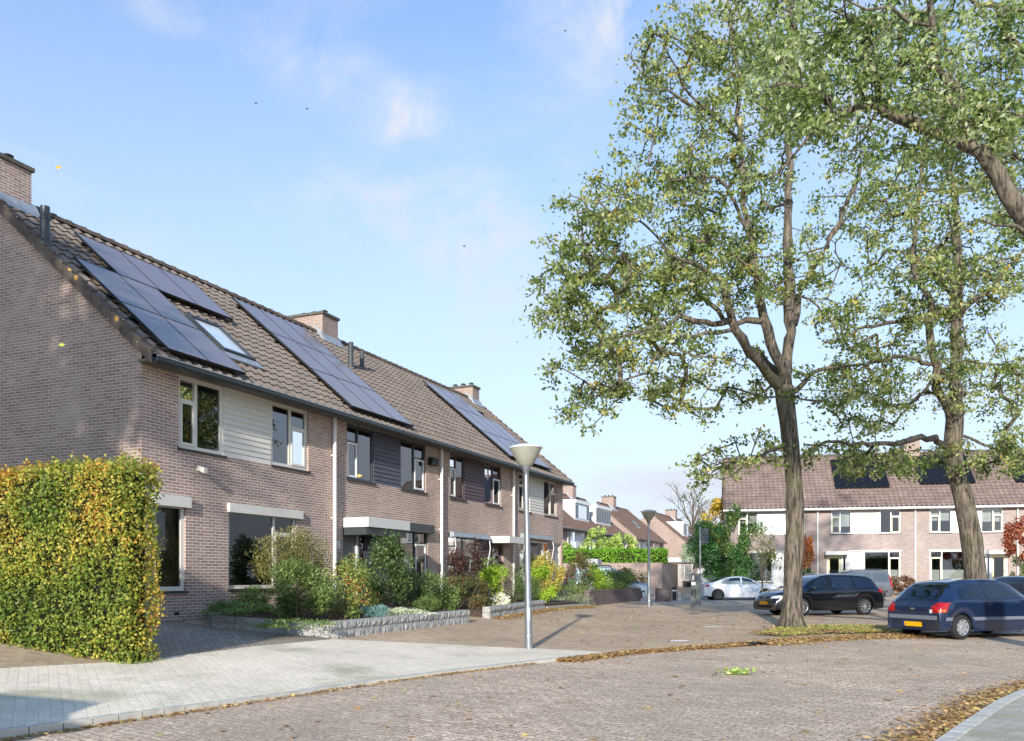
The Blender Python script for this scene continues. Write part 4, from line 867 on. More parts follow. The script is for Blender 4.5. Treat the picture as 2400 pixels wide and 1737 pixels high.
# ================================================================ FRONT GARDENS
def wallblocks(name, label, P0, P1, zb0, zb1, h, courses, mat, th=.2, bl=.42, seed=1, cat='garden wall', joint=True, rough=.014):
    """dry stacked split stone wall: every stone its own bulging face"""
    v = Vector((P1[0] - P0[0], P1[1] - P0[1], 0)); Ln = v.length; rz = math.atan2(v.y, v.x); rr = random.Random(seed)
    w = tag(bpy.data.objects.new(name, None), label, cat); COL.objects.link(w); w.location = (P0[0], P0[1], zb0); w.rotation_euler = (0, -math.atan2(zb1 - zb0, Ln), rz)
    b = MB(); ch = h / courses
    for c in range(courses):
        x = -rr.random() * bl * .5 if c % 2 else 0
        while x < Ln - .02:
            l = bl * rr.uniform(.75, 1.25); xa, xb = max(x, 0) + .004, min(x + l, Ln) - .004; x += l
            if xb - xa < .04: continue
            nx = max(2, int((xb - xa) / .05)); nz_ = 3; z0, z1 = c * ch - (.12 if c == 0 else 0) + .003, (c + 1) * ch - .003; i0 = len(b.v); sh = rr.uniform(0, .012)
            for j in range(nz_ + 1):
                for i in range(nx + 1):
                    e = (i in (0, nx)) or (j in (0, nz_)); b.v.append((xa + (xb - xa) * i / nx, -sh - (0 if e else rough + rr.uniform(-.5, 1.3) * rough), z0 + (z1 - z0) * j / nz_))
            for j in range(nz_):
                for i in range(nx): k = i0 + j * (nx + 1) + i; b.f.append((k, k + 1, k + nx + 2, k + nx + 1))
            b.quad((xa, -sh, z1), (xb, -sh, z1), (xb, th, z1), (xa, th, z1)); b.quad((xa, -sh, z0), (xa, -sh, z1), (xa, th, z1), (xa, th, z0)); b.quad((xb, -sh, z0), (xb, th, z0), (xb, th, z1), (xb, -sh, z1)); b.quad((xa, th, z0), (xa, th, z1), (xb, th, z1), (xb, th, z0))
    b.build('stone_course', mat, w, uv=False); MB().box(.01, Ln - .01, .012, th - .012, -.12, h - .01).build('mortar_bed', M['stonejoint'], w)
    return w
def zt(x, y): return terr(x, y)
wallblocks('garden_wall', 'short return of grey blocks between house wall and driveway', TS(13.85, 12.93), (-5.86, 16.6), .49, .41, .26, 2, M['splitstone'], bl=.5, seed=4, rough=.004)
wallblocks('garden_wall', 'low weathered wall of wide grey blocks beside the dark driveway', (-5.83, 16.55), (-3.42, 16.2), .40, .24, .26, 2, M['splitstone'], bl=.55, seed=3, rough=.004)
wallblocks('garden_wall', 'long rough split-stone wall holding the first front garden bed', (-3.38, 16.2), (-1.08, 21.58), .22, .24, .33, 2, M['splitstone'], bl=.40, seed=5)
wallblocks('garden_wall', 'short rough split-stone wall behind the near street lamp', (-.62, 23.35), (1.11, 28.87), .26, .30, .32, 2, M['splitstone'], bl=.40, seed=8)
sheet('garden_soil', [(-5.7, 16.75), (-3.5, 16.4), (-1.27, 21.6), (-1.45, 22.6), TS(20.5, 12.9), TS(13.98, 12.9)], M['soil'], .2)
sheet('garden_soil', [(-.8, 23.5), (.95, 28.95), (2.85, 32.5), TS(30.2, 12.9), TS(21.5, 12.9)], M['soil'], .17)
def soilh(x, y): return terr(x, y) + .2
# dark brick wall of the last garden
def brickwall(name, label, P0, P1, h, th, mat, zb, cap=None):
    v = Vector((P1[0] - P0[0], P1[1] - P0[1], 0)); w = thing(name, label, 'wall', (P0[0], P0[1], zb), math.atan2(v.y, v.x))
    MB().box(0, v.length, 0, th, -.6, h - .06).build('brickwork', mat, w); MB().box(-.0, v.length, -.01, th + .01, h - .059, h).build('coping', cap or mat, w); return w
brickwall('brick_wall', 'low dark brick wall enclosing the last front garden', (2.95, 32.4), TS(39.3, 10.4), .58, .22, M['brick_dk'], .29)
brickwall('brick_wall', 'short dark brick wall stub beyond the far street lamp', (8.1, 47.6), (8.95, 47.9), .75, .22, M['brick_dk'], .02)
brickwall('brick_wall', 'tall pinkish brick garden wall under the bright green hedge', (1.6, 57.6), (9.5, 54.2), 2.2, .25, M['brick_rd'], .1)
brickwall('brick_wall', 'shaded brick side wall running back from the hedge corner', (9.52, 54.2), (11.35, 58.4), 2.17, .25, M['brick_rd'], .1)
hh = hedge('clipped_hedge', 'bright lime green clipped hedge above the tall brick wall', 0, 10.6, 0, 1.6, 0, .95, 9000, LM['hedgelime'], (.12, .08), loc=(-.1, 58.8, 2.22), rz=math.atan2(-3.4, 7.9), jit=.12)
D1 = 'front garden shrubs of the left row'
def YS(px, s): # distance where pixel column px meets the line s in the row frame
    k = (px - 1200) / F; return s / (k * NN[0] + NN[1])
for a in [
 ('ground_cover', 'low dark green creeping juniper spilling over the grey block wall', 'plant', 565, 1408, 1452, YS(565, 11.3), 140, 'mgreen', 2600, (.05, .018)),
 ('shrub', 'spreading green shrub with bare branch below the large window', 'shrub', 612, 1376, 1440, YS(610, 12.0), 105, 'mgreen', 1500, (.055, .022)),
 ('shrub', 'tall feathery olive-brown shrub in front of the narrow window', 'shrub', 690, 1244, 1420, YS(690, 11.6), 160, 'olive', 6500, (.07, .018)),
 ('shrub', 'broad feathery bright green shrub behind the low grey wall', 'shrub', 700, 1326, 1462, YS(700, 10.9), 150, 'mgreen', 5200, (.08, .022)),
 ('heavenly_bamboo', 'thin-stemmed shrub with orange-red leaf tips at the wall corner', 'shrub', 800, 1312, 1462, YS(800, 10.5), 120, 'nandina', 1900, (.06, .026)),
 ('shrub', 'small shrub with orange foliage beside the laurel', 'shrub', 850, 1345, 1450, YS(850, 10.9), 80, 'nandina', 1200, (.06, .026)),
 ('laurel', 'dense dark green laurel on a short stem in front of the white canopy', 'shrub', 900, 1268, 1432, YS(900, 11.0), 118, 'dgreen', 3400, (.085, .034)),
 ('shrub', 'dark small-leaved shrub right of the laurel', 'shrub', 960, 1335, 1440, YS(960, 11.0), 95, 'dgreen', 2400, (.045, .026)),
 ('shrub', 'loose olive green shrub in front of the second downpipe', 'shrub', 1015, 1340, 1440, YS(1015, 11.0), 95, 'mgreen', 2000, (.05, .028)),
 ('shrub', 'tall purple-brown leaved shrub with pointed top by the awning', 'shrub', 1092, 1268, 1390, YS(1092, 11.2), 82, 'purple', 2400, (.07, .040)),
 ('shrub', 'rounded dark shrub tinged red near the end of the long stone wall', 'shrub', 1098, 1350, 1444, YS(1098, 10.8), 115, 'redgreen', 3000, (.055, .026)),
 ('shrub', 'lime green spreading shrub between the stone walls', 'shrub', 1165, 1322, 1400, YS(1165, 11.0), 90, 'lime', 2200, (.065, .03)),
 ('shrub', 'loose light green shrub standing behind the lime shrub', 'shrub', 1140, 1305, 1390, YS(1140, 12.0), 60, 'mgreen', 900, (.07, .035)),
 ('shrub', 'dark green mound filling the bed behind the long stone wall', 'shrub', 1045, 1370, 1446, YS(1045, 10.9), 80, 'mgreen', 1900, (.05, .03)),
 ('shrub', 'mixed green shrub under the dark window of the second house', 'shrub', 985, 1352, 1440, YS(985, 11.6), 90, 'dgreen', 1800, (.055, .03)),
 ('shrub', 'low dark green shrub at the gap between the two stone walls', 'shrub', 1132, 1385, 1438, YS(1132, 10.9), 60, 'dgreen', 1500, (.05, .03)),
 ('shrub', 'green filler bush between juniper and variegated shrub', 'shrub', 1235, 1350, 1425, YS(1235, 11.4), 60, 'mgreen', 1500, (.06, .03)),
 ('juniper', 'dark feathery upright juniper left of the lamp post', 'shrub', 1208, 1330, 1428, YS(1208, 10.9), 74, 'dgreen', 2800, (.05, .016)),
 ('shrub', 'variegated yellow-green shrub right of the lamp post', 'shrub', 1262, 1325, 1425, YS(1262, 11.1), 72, 'lime', 1900, (.07, .04)),
 ('shrub', 'round clipped golden yellow bush in front of the last house', 'shrub', 1283, 1292, 1405, YS(1283, 12.1), 84, 'yellow', 3600, (.075, .045)),
 ('shrub', 'low bright green bush before the dark brick wall', 'shrub', 1330, 1362, 1420, YS(1330, 11.6), 100, 'mgreen', 2400, (.06, .022)),
 ('shrub', 'grey-green lavender clump along the leafy edging', 'shrub', 1330, 1392, 1428, YS(1330, 10.9), 110, 'sage', 1500, (.07, .012)),
 ('shrub', 'tall rowan-like shrub with red berries over the brick wall', 'shrub', 1362, 1300, 1412, YS(1362, 11.8), 62, 'redgreen', 2200, (.08, .035)),
 ('shrub', 'fresh green bush at the near end of the brick wall', 'shrub', 1402, 1328, 1405, YS(1400, 11.6), 66, 'lime', 1300, (.075, .04)),
 ('shrub', 'olive and green shrub above the middle of the brick wall', 'shrub', 1443, 1334, 1402, YS(1440, 11.8), 92, 'mgreen', 2600, (.08, .04)),
 ('shrub', 'brown-tinged wiry shrub at the far end of the brick wall', 'shrub', 1482, 1330, 1398, YS(1482, 11.6), 74, 'olive', 2400, (.09, .03)),
 ('shrub', 'green filler shrub hiding the parked van beside the rowan', 'shrub', 1388, 1326, 1405, YS(1388, 12.2), 60, 'dgreen', 2200, (.08, .04)),
 ('shrub', 'dull green shrub overlapping the olive shrub on the brick wall', 'shrub', 1462, 1338, 1402, YS(1462, 11.9), 70, 'redgreen', 2000, (.08, .035)),
 ('flowering_plant', 'cream flowered plant at the corner of the short stone wall', 'plant', 1172, 1392, 1430, YS(1172, 10.35), 42, 'flower', 420, (.05, .03)),
 ('ornamental_grass', 'small blue-green grass tuft behind the long stone wall', 'plant', 878, 1418, 1448, YS(878, 10.2), 56, 'teal', 1300, (.10, .006)),
 ('ground_cover', 'pale silver ground cover along the top of the long stone wall', 'plant', 940, 1426, 1450, YS(940, 10.15), 140, 'palecover', 1500, (.035, .025)),
 ('ornamental_grass', 'yellow-green upright grasses near the wall end', 'plant', 1000, 1398, 1440, YS(1000, 10.3), 55, 'mgreen', 900, (.13, .008)),
 ('ground_cover', 'bright moss and low herbs at the foot of the feathery shrub', 'plant', 690, 1452, 1475, YS(690, 9.95), 190, 'mgreen', 1500, (.035, .022)),
]:
    n_, lab, cat, px, y0, y1, Yq, w, mt, cn, lf = a; cn = int(cn * 1.5)
    sph = 1 if 'ball' in lab or 'clipped golden' in lab else 0
    shrub(n_, lab, cat, px, y0, y1, Yq, w, mt, cn, lf, group=D1, lumps=40 if sph else 18, spread=.22 if sph else .36, stems=0 if 'ground' in n_ or 'grass' in n_ else 6, up=.1 if 'feathery' not in lab else .6)
# bare reddish stems of the corner shrub
cs = [o for o in bpy.data.objects if o.name == 'heavenly_bamboo'][0]
for i in range(5): s = MB(); s.tube([(-.25 + .05 * i, .04 * i, -.1), (-.27 + .03 * i, .03 * i, .4), (-.3 + .08 * i, 0, .8)], [.016, .012, .006], 6); s.build('stem', M['rindstem'], cs, uv=False)
M_done = 1
# ================================================================ MIDDLE AND FAR PLANTS
D2 = 'garden trees in the middle distance'
def gtree(label, px, y0, y1, Yq, w, mat, n, leaf, name='garden_tree', lumps=26, spread=.3, trunk=None, group=D2, depth=None, stems=6):
    t = shrub(name, label, 'tree', px, y0, y1, Yq, w, mat, n, leaf, group=group, lumps=lumps, spread=spread, stems=stems, depth=depth)
    if trunk:
        z = (y1 - trunk) / F * Yq; s = MB(); s.tube([(0, 0, z), (.02, 0, z * .5), (0, 0, .3)], [.06, .05, .03], 8); s.build('trunk', M['bark'], t, uv=False)
    return t
gtree('big feathery green conifer beside the white sedan', 1712, 1205, 1392, 57, 175, 'conifer', 11000, (.42, .07), name='conifer', lumps=60, spread=.2)
gtree('dark olive green tree behind the small staked tree', 1790, 1245, 1400, 57, 110, 'dgreen', 4200, (.2, .07), lumps=34)
gtree('golden yellow autumn tree at the left end of the far row', 1692, 1165, 1300, 62, 90, 'gold', 2600, (.24, .14), lumps=26)
gtree('green climber-like tree against the end house wall', 1722, 1190, 1330, 55.5, 60, 'mgreen', 1500, (.2, .1), lumps=18)
gtree('young staked tree with thin trunk and sparse brown-green leaves', 1786, 1228, 1345, 45, 66, 'olive', 900, (.11, .06), trunk=1420, lumps=22, group='')
gtree('small orange-leaved tree behind the furrowed trunk', 1893, 1255, 1345, 54, 30, 'orange', 900, (.16, .09), lumps=14)
gtree('light green bush beside the furrowed trunk', 1892, 1332, 1380, 53, 44, 'mgreen', 700, (.15, .07), lumps=12)
gtree('round brown hedge-like shrub before the pink-brown house', 2115, 1350, 1393, 51.8, 62, 'brown', 2600, (.12, .07), name='shrub', lumps=36, spread=.24)
gtree('red-leaved autumn shrub climbing by the right frame edge', 2388, 1218, 1322, 47, 70, 'red', 2000, (.16, .09), name='shrub', lumps=24)
gtree('dark green column bush under the red shrub at the right edge', 2392, 1300, 1395, 47.2, 50, 'dgreen', 1500, (.14, .08), name='shrub', lumps=20)
gtree('pale green large-leaved tree rising above the lime hedge', 1410, 1240, 1330, 61, 95, 'magnolia', 1500, (.34, .15), lumps=22, spread=.25)
gtree('smaller pale green leafy tree beside the last left house', 1345, 1266, 1330, 60, 60, 'magnolia', 800, (.32, .14), lumps=14, spread=.28)
gtree('pale green leafy tree with drooping leaves at the right of the lime hedge', 1462, 1252, 1320, 60.5, 60, 'magnolia', 1000, (.34, .15), lumps=16, spread=.27)
gtree('grey-green olive tree beside the far gables', 1618, 1272, 1330, 72, 52, 'sage', 1400, (.2, .06), lumps=18)
# bare tree far behind
t = thing('bare_tree', 'almost leafless tree against the sky behind the far roofs', 'tree', tuple(at(1622, 1340, 120)), 0); s = MB()
rb = random.Random(4)
def br(p, d, l, r, lev):
    q = p + d * l; m = p + d * l * .5 + Vector((rb.uniform(-1, 1), rb.uniform(-1, 1), rb.uniform(-.5, .5))) * l * .08; s.tube([p, m, q], [r, r * .85, r * .65], 6 if lev < 2 else 4, cap=False)
    if lev < 4:
        for i in range(3 if lev else 4):
            nd = (d + Vector((rb.uniform(-1, 1), rb.uniform(-.6, .6), rb.uniform(-.3, .6))) * .75).normalized(); br(p + d * l * rb.uniform(.5, 1), nd, l * rb.uniform(.5, .75), r * .55, lev + 1)
br(Vector((0, 0, 0)), Vector((.03, 0, 1)), 5.5, .28, 0)
s.build('trunk', M['bark'], t, uv=False)
P, C, e, k = blob(260, (0, 0, 8), (4, 3, 3.8), 24, .3); leafmesh('crown', P, .3, .16, LM['dgreen'], t)
# ================================================================ STREET FURNITURE
def lamp(X, Y, z, label, lean=0):
    t = thing('street_lamp', label, 'street lamp', (X, Y, z), 0, 'conical street lamps'); t.rotation_euler = (0, lean, 0)
    b = MB(); b.lathe([(.001, 0), (.078, 0), (.078, .25), (.074, .27), (.070, .9), (.055, 2.2), (.045, 3.3), (.043, 3.45), (.001, 3.45)], 24); b.build('pole', M['steel'], t, smooth=False)
    b = MB(); b.lathe([(.052, 3.38), (.055, 3.45), (.075, 3.47), (.085, 3.52), (.10, 3.56)], 24); b.build('collar', M['steel'], t, smooth=True)
    b = MB(); b.lathe([(.10, 3.56), (.15, 3.60), (.23, 3.74), (.298, 3.875), (.306, 3.90)], 32); b.build('lamp_shade', M['lampshade'], t, smooth=True)
    b = MB(); b.lathe([(.306, 3.895), (.33, 3.905), (.33, 3.925), (.29, 3.945), (.15, 3.985), (0, 3.995)], 32); b.build('lamp_cap', M['lampcap'], t, smooth=True)
    b = MB(); b.box(-.03, .03, -.089, -.07, .55, .8); b.build('service_hatch', M['steel'], t)
    return t
lamp(.33, 16.65, .0, 'near conical street lamp at the tip of the pale pavement', R(-.9))
lamp(5.63, 35.05, .17, 'far conical street lamp beyond the dark brick wall', R(-.3))
t = thing('utility_cabinet', 'tall grey metal utility column standing by the parking area', 'utility cabinet', (7.95, 36.9, .06), R(-14))
b = MB(); b.prism([(-.2, 0), (.2, 0), (.2, 1.49), (0, 1.47), (-.2, 1.5)], 'y', -.16, .16); b.build('housing', M['cabinet'], t, bevel=.006)
MB().box(-.15, -.06, -.166, -.161, 1.2, 1.4).build('notice_sticker', M['white'], t); MB().box(-.18, -.0, -.168, -.161, .98, 1.12).build('notice_sticker', M['white'], t); MB().box(-.17, -.11, -.168, -.161, .5, .75).build('socket_cover', M['dark'], t); MB().box(-.06, .0, -.168, -.161, .42, .82).build('socket_cover', M['dark'], t)
b = MB(); b.lathe([(0, 0), (.055, 0), (.055, .012), (.04, .012), (.04, .006), (0, .006)], 20, (.11, -.161, 1.2), 'y'); b.build('round_badge', M['anth'], t)
t = thing('road_sign', 'road sign on a tall thin pole seen from behind its grey plate', 'road sign', (9.7, 44.0, .03), R(-35))
b = MB(); b.tube([(0, 0, -.1), (0, 0, 3.95)], .035, 10); b.build('pole', M['steel'], t); MB().box(.04, .46, -.012, .012, 3.1, 3.85).build('sign_plate', M['cabinet'], t, bevel=.004); MB().box(-.05, .44, -.03, -.013, 3.4, 3.44).build('bracket', M['steel'], t)
t = thing('bollard', 'black bollard standing beside the short dark wall', 'bollard', (9.55, 50.2, 0)); b = MB(); b.lathe([(.001, 0), (.12, 0), (.12, .68), (.135, .69), (.135, .78), (.08, .83), (.001, .84)], 20); b.build('post', M['blackpl'], t); b = MB(); b.lathe([(.122, .55), (.124, .56), (.124, .62), (.122, .63)], 20); b.build('reflector_band', M['white'], t)
for x_, lb in ((9.2, 'squat beige stone left of the black bollard'), (9.9, 'squat beige stone right of the black bollard')):
    b = MB(); b.prism([(-.09, 0), (.09, 0), (.08, .5), (-.08, .5)], 'y', -.1, .1); tag(b.build('stone_post', M['concrete'], None, loc=(x_, 50.6, 0), bevel=.01), lb, 'post')
t = thing('wheelie_bin', 'dark grey wheelie bin in front of the white lattice', 'bin', (13.3, 64.5, 0), R(10)); b = MB(); i = len(b.v)
b.v += [(-.24, -.28, .06), (.24, -.28, .06), (.24, .2, .06), (-.24, .2, .06), (-.3, -.36, .98), (.3, -.36, .98), (.3, .36, .98), (-.3, .36, .98)]; b.f += [(0, 3, 2, 1), (4, 5, 6, 7), (0, 1, 5, 4), (1, 2, 6, 5), (2, 3, 7, 6), (3, 0, 4, 7)]; b.build('container', M['anth'], t)
MB().prism([(-.4, .99), (.4, .99), (.42, 1.03), (.1, 1.09), (-.38, 1.04)], 'x', -.32, .32).build('lid', M['blackpl'], t)
for sx in (-.22, .22): b = MB(); b.lathe([(.001, -.03), (.1, -.03), (.1, .03), (.001, .03)], 16, (sx, .26, .1), 'y'); b.build('wheel', M['rubber'], t)
t = thing('trellis', 'white lattice trellis with slanted left side behind the wheelie bin', 'trellis', (12.7, 66.5, 0), 0); b = MB()
b.prism([(-.55, .45), (-.35, .45), (.1, 2.35), (-.02, 2.35)], 'y', -.05, .0); b.box(.05, .13, -.05, 0, .3, 2.4); b.box(.68, .76, -.05, 0, .3, 2.4); b.box(1.3, 1.38, -.05, 0, .2, 2.4)
b.build('posts', M['white'], t); b = MB()
for i in range(26):
    z = .35 + i * .08; b.box(-.45 + i * .018, 1.3, -.02, -.008, z, z + .018)
for i in range(16): b.box(-.0 + i * .085, .018 + i * .085, -.006, .006, .35, 2.35)
b.build('slats', M['white'], t)
t = thing('garage', 'flat-roofed brick garage with white fascia and white door behind the bin', 'garage', (13.6, 76, 0), R(-6)); MB().box(0, 5.4, 0, 6, -.3, 2.7).build('wall', M['brick_rd'], t); MB().box(-.1, 5.5, -.35, 6, 2.701, 3.1).build('fascia', M['white'], t); MB().box(2.9, 5.2, -.03, -.002, 0, 2.2).build('garage_door', M['white'], t); MB().box(1.6, 2.5, -.02, -.002, 1.9, 2.45).build('window', M['dark'], t)
t = thing('flat_canopy', 'small white flat canopy panel beside the last left house', 'canopy', (3.9, 50, 0), R(-20)); MB().box(0, 1.15, 0, 1, 2.05, 2.45).build('fascia', M['door_lt'], t); MB().box(0, 1.15, .02, .95, -.1, 2.049).build('wall', M['brick_rd'], t); MB().box(.35, .62, -.02, .018, 1.55, 1.85).build('window', M['white'], t)
b = MB(); b.box(-.29, .29, -.17, .17, .0, .014)
for i in range(9): b.box(-.26 + i * .06, -.235 + i * .06, -.15, .15, .0141, .02)
g = b.build('drain_grate', M['dark'], None, loc=(5.05, 17.95, .008)); g.rotation_euler = (0, 0, R(38)); tag(g, 'dark iron gully grate set in the kerb line', 'drain grate')
for i, (x, y, rz) in enumerate(((3.6, 18.6, .3), (5.6, 23.8, .1), (1.9, 24.7, .2))):
    b = MB(); b.box(-.22, .22, -.1, .1, 0, .004); o = b.build('marking', M['whitepvc'], None, loc=(x, y, .008)); o.rotation_euler = (0, 0, rz); o['kind'] = 'structure'
# ================================================================ LITTER AND GRASS
def strip(name, label, line, i0, i1, w0, w1, n, z, hgt=.03, L_=.085, W_=.045, mat=None):
    P = np.array([(p[0], p[1]) for p in line[i0:i1]]); seg = np.linalg.norm(np.diff(P, axis=0), axis=1); cum = np.concatenate([[0], np.cumsum(seg)]); d = RNG.random(n) * cum[-1]
    x = np.interp(d, cum, P[:, 0]); y = np.interp(d, cum, P[:, 1]); k = np.clip(np.searchsorted(cum, d) - 1, 0, len(seg) - 1); T_ = np.diff(P, axis=0)[k] / seg[k][:, None]; nn_ = np.stack([T_[:, 1], -T_[:, 0]], 1)
    dens = np.array([.5 + .5 * noise.noise(Vector((q * .8, 3.1, 0))) for q in d]); o = (w0 + (w1 - w0) * np.abs(RNG.normal(size=n)) * .45 * (.6 + dens)); Q = np.stack([x + nn_[:, 0] * o, y + nn_[:, 1] * o, z + RNG.random(n) * hgt], 1)
    ob = leafmesh(name, Q, L_, W_, mat or M['litter'], flat=.93); ob['kind'] = 'stuff'; tag(ob, label, 'leaves'); return ob
iA = min(range(len(K)), key=lambda i: abs(K[i].x - .8)); iB = min(range(len(K)), key=lambda i: abs(K[i].x - 10.5)); iC = min(range(len(K)), key=lambda i: abs(K[i].x + 4.4)); iT = min(range(len(K)), key=lambda i: abs(K[i].x - 5))
strip('fallen_leaves', 'thick drift of orange leaves along the far kerb', K, iA, iB + 1, .02, .34, 7500, -.036, .06)
strip('fallen_leaves', 'widest leaf drift on the road below the grass patch', K, iT, iB, .02, .8, 5500, -.036, .05)
strip('fallen_leaves', 'thin line of brown leaves at the near left kerb', K, iC - 3, iA, .0, .12, 1100, -.036, .02, .05, .03)
jA = min(range(len(RK)), key=lambda i: abs(RK[i].x - .5)); jB = min(range(len(RK)), key=lambda i: abs(RK[i].x - 12))
strip('fallen_leaves', 'dense leaf drift along the right pavement edge', [(-p.x, p.y) for p in RK] and RK[::-1], len(RK) - 1 - jB, len(RK) - 1 - jA, .02, .38, 6500, -.036, .05, .075, .042)
n = 520; Q = np.stack([RNG.uniform(-5, 14, n), RNG.uniform(3.5, 20, n), np.full(n, -.03)], 1)
keep = []
for q in Q:
    px = 1200 + F * q[0] / q[1]; kk = min(K, key=lambda p: (p.x - q[0]) ** 2 + (p.y - q[1]) ** 2); keep.append((q[1] - kk.y) < -.1 and q[0] > kk.x - 6)
o = leafmesh('fallen_leaves', Q[np.array(keep)], .09, .05, M['litter'], flat=.93); o['kind'] = 'stuff'; tag(o, 'single yellow and brown leaves scattered over the brick road', 'leaves')
n = 700; Q = np.stack([RNG.uniform(1, 14, n), RNG.uniform(16, 34, n), np.zeros(n)], 1); Q = np.array([(x, y, terr(x, y) + .02) for x, y, z in Q if y > 17 + (x - 4) * .5])
o = leafmesh('fallen_leaves', Q, .1, .055, M['litter'], flat=.93); o['kind'] = 'stuff'; tag(o, 'scattered leaves on the brown forecourt paving', 'leaves')
def inpoly(x, y, P):
    c = False
    for i in range(len(P)):
        (a, b_), (d, e_) = P[i], P[i - 1]
        if (b_ > y) != (e_ > y) and x < (d - a) * (y - b_) / (e_ - b_) + a: c = not c
    return c
Q = []; Q2 = []
while len(Q) < 9000:
    x, y = RNG.uniform(5.6, 11), RNG.uniform(19.8, 24)
    if inpoly(x, y, gp):
        if noise.noise(Vector((x * 1.1, y * 1.1, 0))) > -.15: Q.append((x, y, .03 + RNG.random() * .03))
        if RNG.random() < .55: Q2.append((x + RNG.normal() * .2, y + RNG.normal() * .2, .03 + RNG.random() * .04))
Q = np.array(Q); o = leafmesh('grass', Q, .09, .012, LM['grass'], upbias=-.3); o['kind'] = 'stuff'; tag(o, 'short green grass round the foot of the furrowed tree', 'grass')
o = leafmesh('fallen_leaves', np.array(Q2), .085, .045, M['litter'], flat=.93); o['kind'] = 'stuff'; tag(o, 'yellow and brown leaves lying in the grass patch', 'leaves')
# leaves in front of the short stone wall and along the edging of the last garden
e1 = [(-.55, 23.2), (1.2, 28.8), (2.9, 32.3)]
Q = []
for i in range(2600):
    f = RNG.random() * 2; a, c = (e1[0], e1[1]) if f < 1 else (e1[1], e1[2]); f %= 1; x = a[0] + (c[0] - a[0]) * f; y = a[1] + (c[1] - a[1]) * f; d = abs(RNG.normal()) * .22; x += d * .9; y -= d * .3; Q.append((x, y, terr(x, y) + .015 + RNG.random() * .04))
o = leafmesh('fallen_leaves', np.array(Q), .085, .045, M['litter'], flat=.93); o['kind'] = 'stuff'; tag(o, 'orange leaf drift along the short stone wall and garden edging', 'leaves')
b = MB(); b.box(0, 3.9, -.06, 0, -.1, .12); o = b.build('garden_edging', M['concrete'], None, loc=(1.15, 28.95, terr(1.2, 29) - .02)); o.rotation_euler = (0, 0, math.atan2(3.5, 1.75)); tag(o, 'thin concrete edging strip between stone wall and brick wall', 'edging')
# plucked green twig lying on the road
b = MB(); t = thing('fallen_sprig', 'fresh green leafy sprig lying alone on the road', 'twig', (3.3, 12.5, -.035)); b.tube([(-.18, 0, .01), (0, .02, .03), (.2, -.01, .01)], .005, 5); b.build('stem', M['twig'], t, uv=False)
P = RNG.normal(size=(70, 3)) * np.array([.11, .05, .02]) + np.array([0, 0, .05]); leafmesh('foliage', P, .09, .04, LM['magnolia'], t, upbias=.4)
# ================================================================ FAR HOUSES
def farhouse(t0, s0, W_, label, endl=True, endr=False, dormer=None, chim=None, z=.35, sky=None, pan=None, wins=True, k=1.0):
    x, y = TS(t0, s0); h = thing('terraced_house', label, 'house', (x, y, z), AZ, 'terraced houses in the distance')
    nh = max(1, round(W_ / 5.85)); holes = []; w1 = W_ / nh
    for i in range(nh): holes += [(i * w1 + .8, i * w1 + 5.0, 3.5, 4.95), (i * w1 + .8, i * w1 + 5.0, .6, 2.3)]
    shell(h, W_, holes, M['brick_rd'], M['tile3'], endl=endl, endr=endr, sub=3)
    for i in range(nh):
        a = i * w1; window(h, a + .8, a + 5.0, 3.5, 4.95, [(a + .8, a + 1.4, 'C'), (a + 1.4, a + 2.3, 'F'), (a + 2.3, a + 3.6, 'B'), (a + 3.6, a + 5.0, 'F')], M['whitepvc'], curtain=[(a + 3.7, a + 4.9, 3.6, 4.9)])
        boards(h, a + 2.3, a + 3.6, 3.5, 4.95, M['white'])
        window(h, a + .8, a + 5.0, .6, 2.3, [(a + .8, a + 3.2, 'F'), (a + 3.2, a + 5.0, 'S')], M['whitepvc']); downpipe(h, a + w1 - .1, M['zinc'])
    if dormer:
        for (a, c) in dormer:
            y0 = .75; zt_ = roofz(y0) + 1.55; d = MB(); d.box(a, c, y0, y0 + 2.4, roofz(y0) - .1, zt_); dm = d.build('dormer', M['white'], h)
            MB().box(a - .1, c + .1, y0 - .12, y0 + 2.5, zt_ + .001, zt_ + .3).build('dormer_fascia', M['whitepvc'], dm)
            f = MB(); g = MB(); n = max(2, int((c - a) / .8)); ww = (c - a - .2) / n
            for i in range(n): g.quad((a + .1 + i * ww + .05, y0 - .012, roofz(y0) + .25), (a + .1 + (i + 1) * ww - .05, y0 - .012, roofz(y0) + .25), (a + .1 + (i + 1) * ww - .05, y0 - .012, zt_ - .15), (a + .1 + i * ww + .05, y0 - .012, zt_ - .15))
            g.build('dormer_pane', M['glass_b'], dm); q = MB()
            for i in range(0, n, 2): q.quad((a + .15 + i * ww, y0 - .006, roofz(y0) + .25), (a + .1 + (i + .6) * ww, y0 - .006, roofz(y0) + .25), (a + .1 + (i + .6) * ww, y0 - .006, zt_ - .15), (a + .15 + i * ww, y0 - .006, zt_ - .15))
            q.build('curtain', M['curtain'], dm)
    if chim is not None:
        for c in chim: chimney(h, c, c + 1.0, RY - .7, RY + .7, 9.95, M['brick_rd'])
    if sky:
        for a in sky: skylight(h, a, a + 1.0, 1.5, 2.4)
    if pan:
        for a in pan:
            for i in range(2): panel(h, a + i * 1.1, a + (i + 1) * 1.1, .6, 1.9); panel(h, a + i * 1.1, a + (i + 1) * 1.1, 1.9, 3.2)
    return h
farhouse(61.2, 24.0, 23.4, 'distant brown row with two white dormers behind the lime hedge', dormer=[(10.0, 14.0), (16.0, 20.8)], chim=[17.6], k=1)
farhouse(88.0, 23.7, 11.7, 'distant gabled house with chimney and roof window, second from left', chim=[3.6], sky=[5.6], pan=None, endr=True)
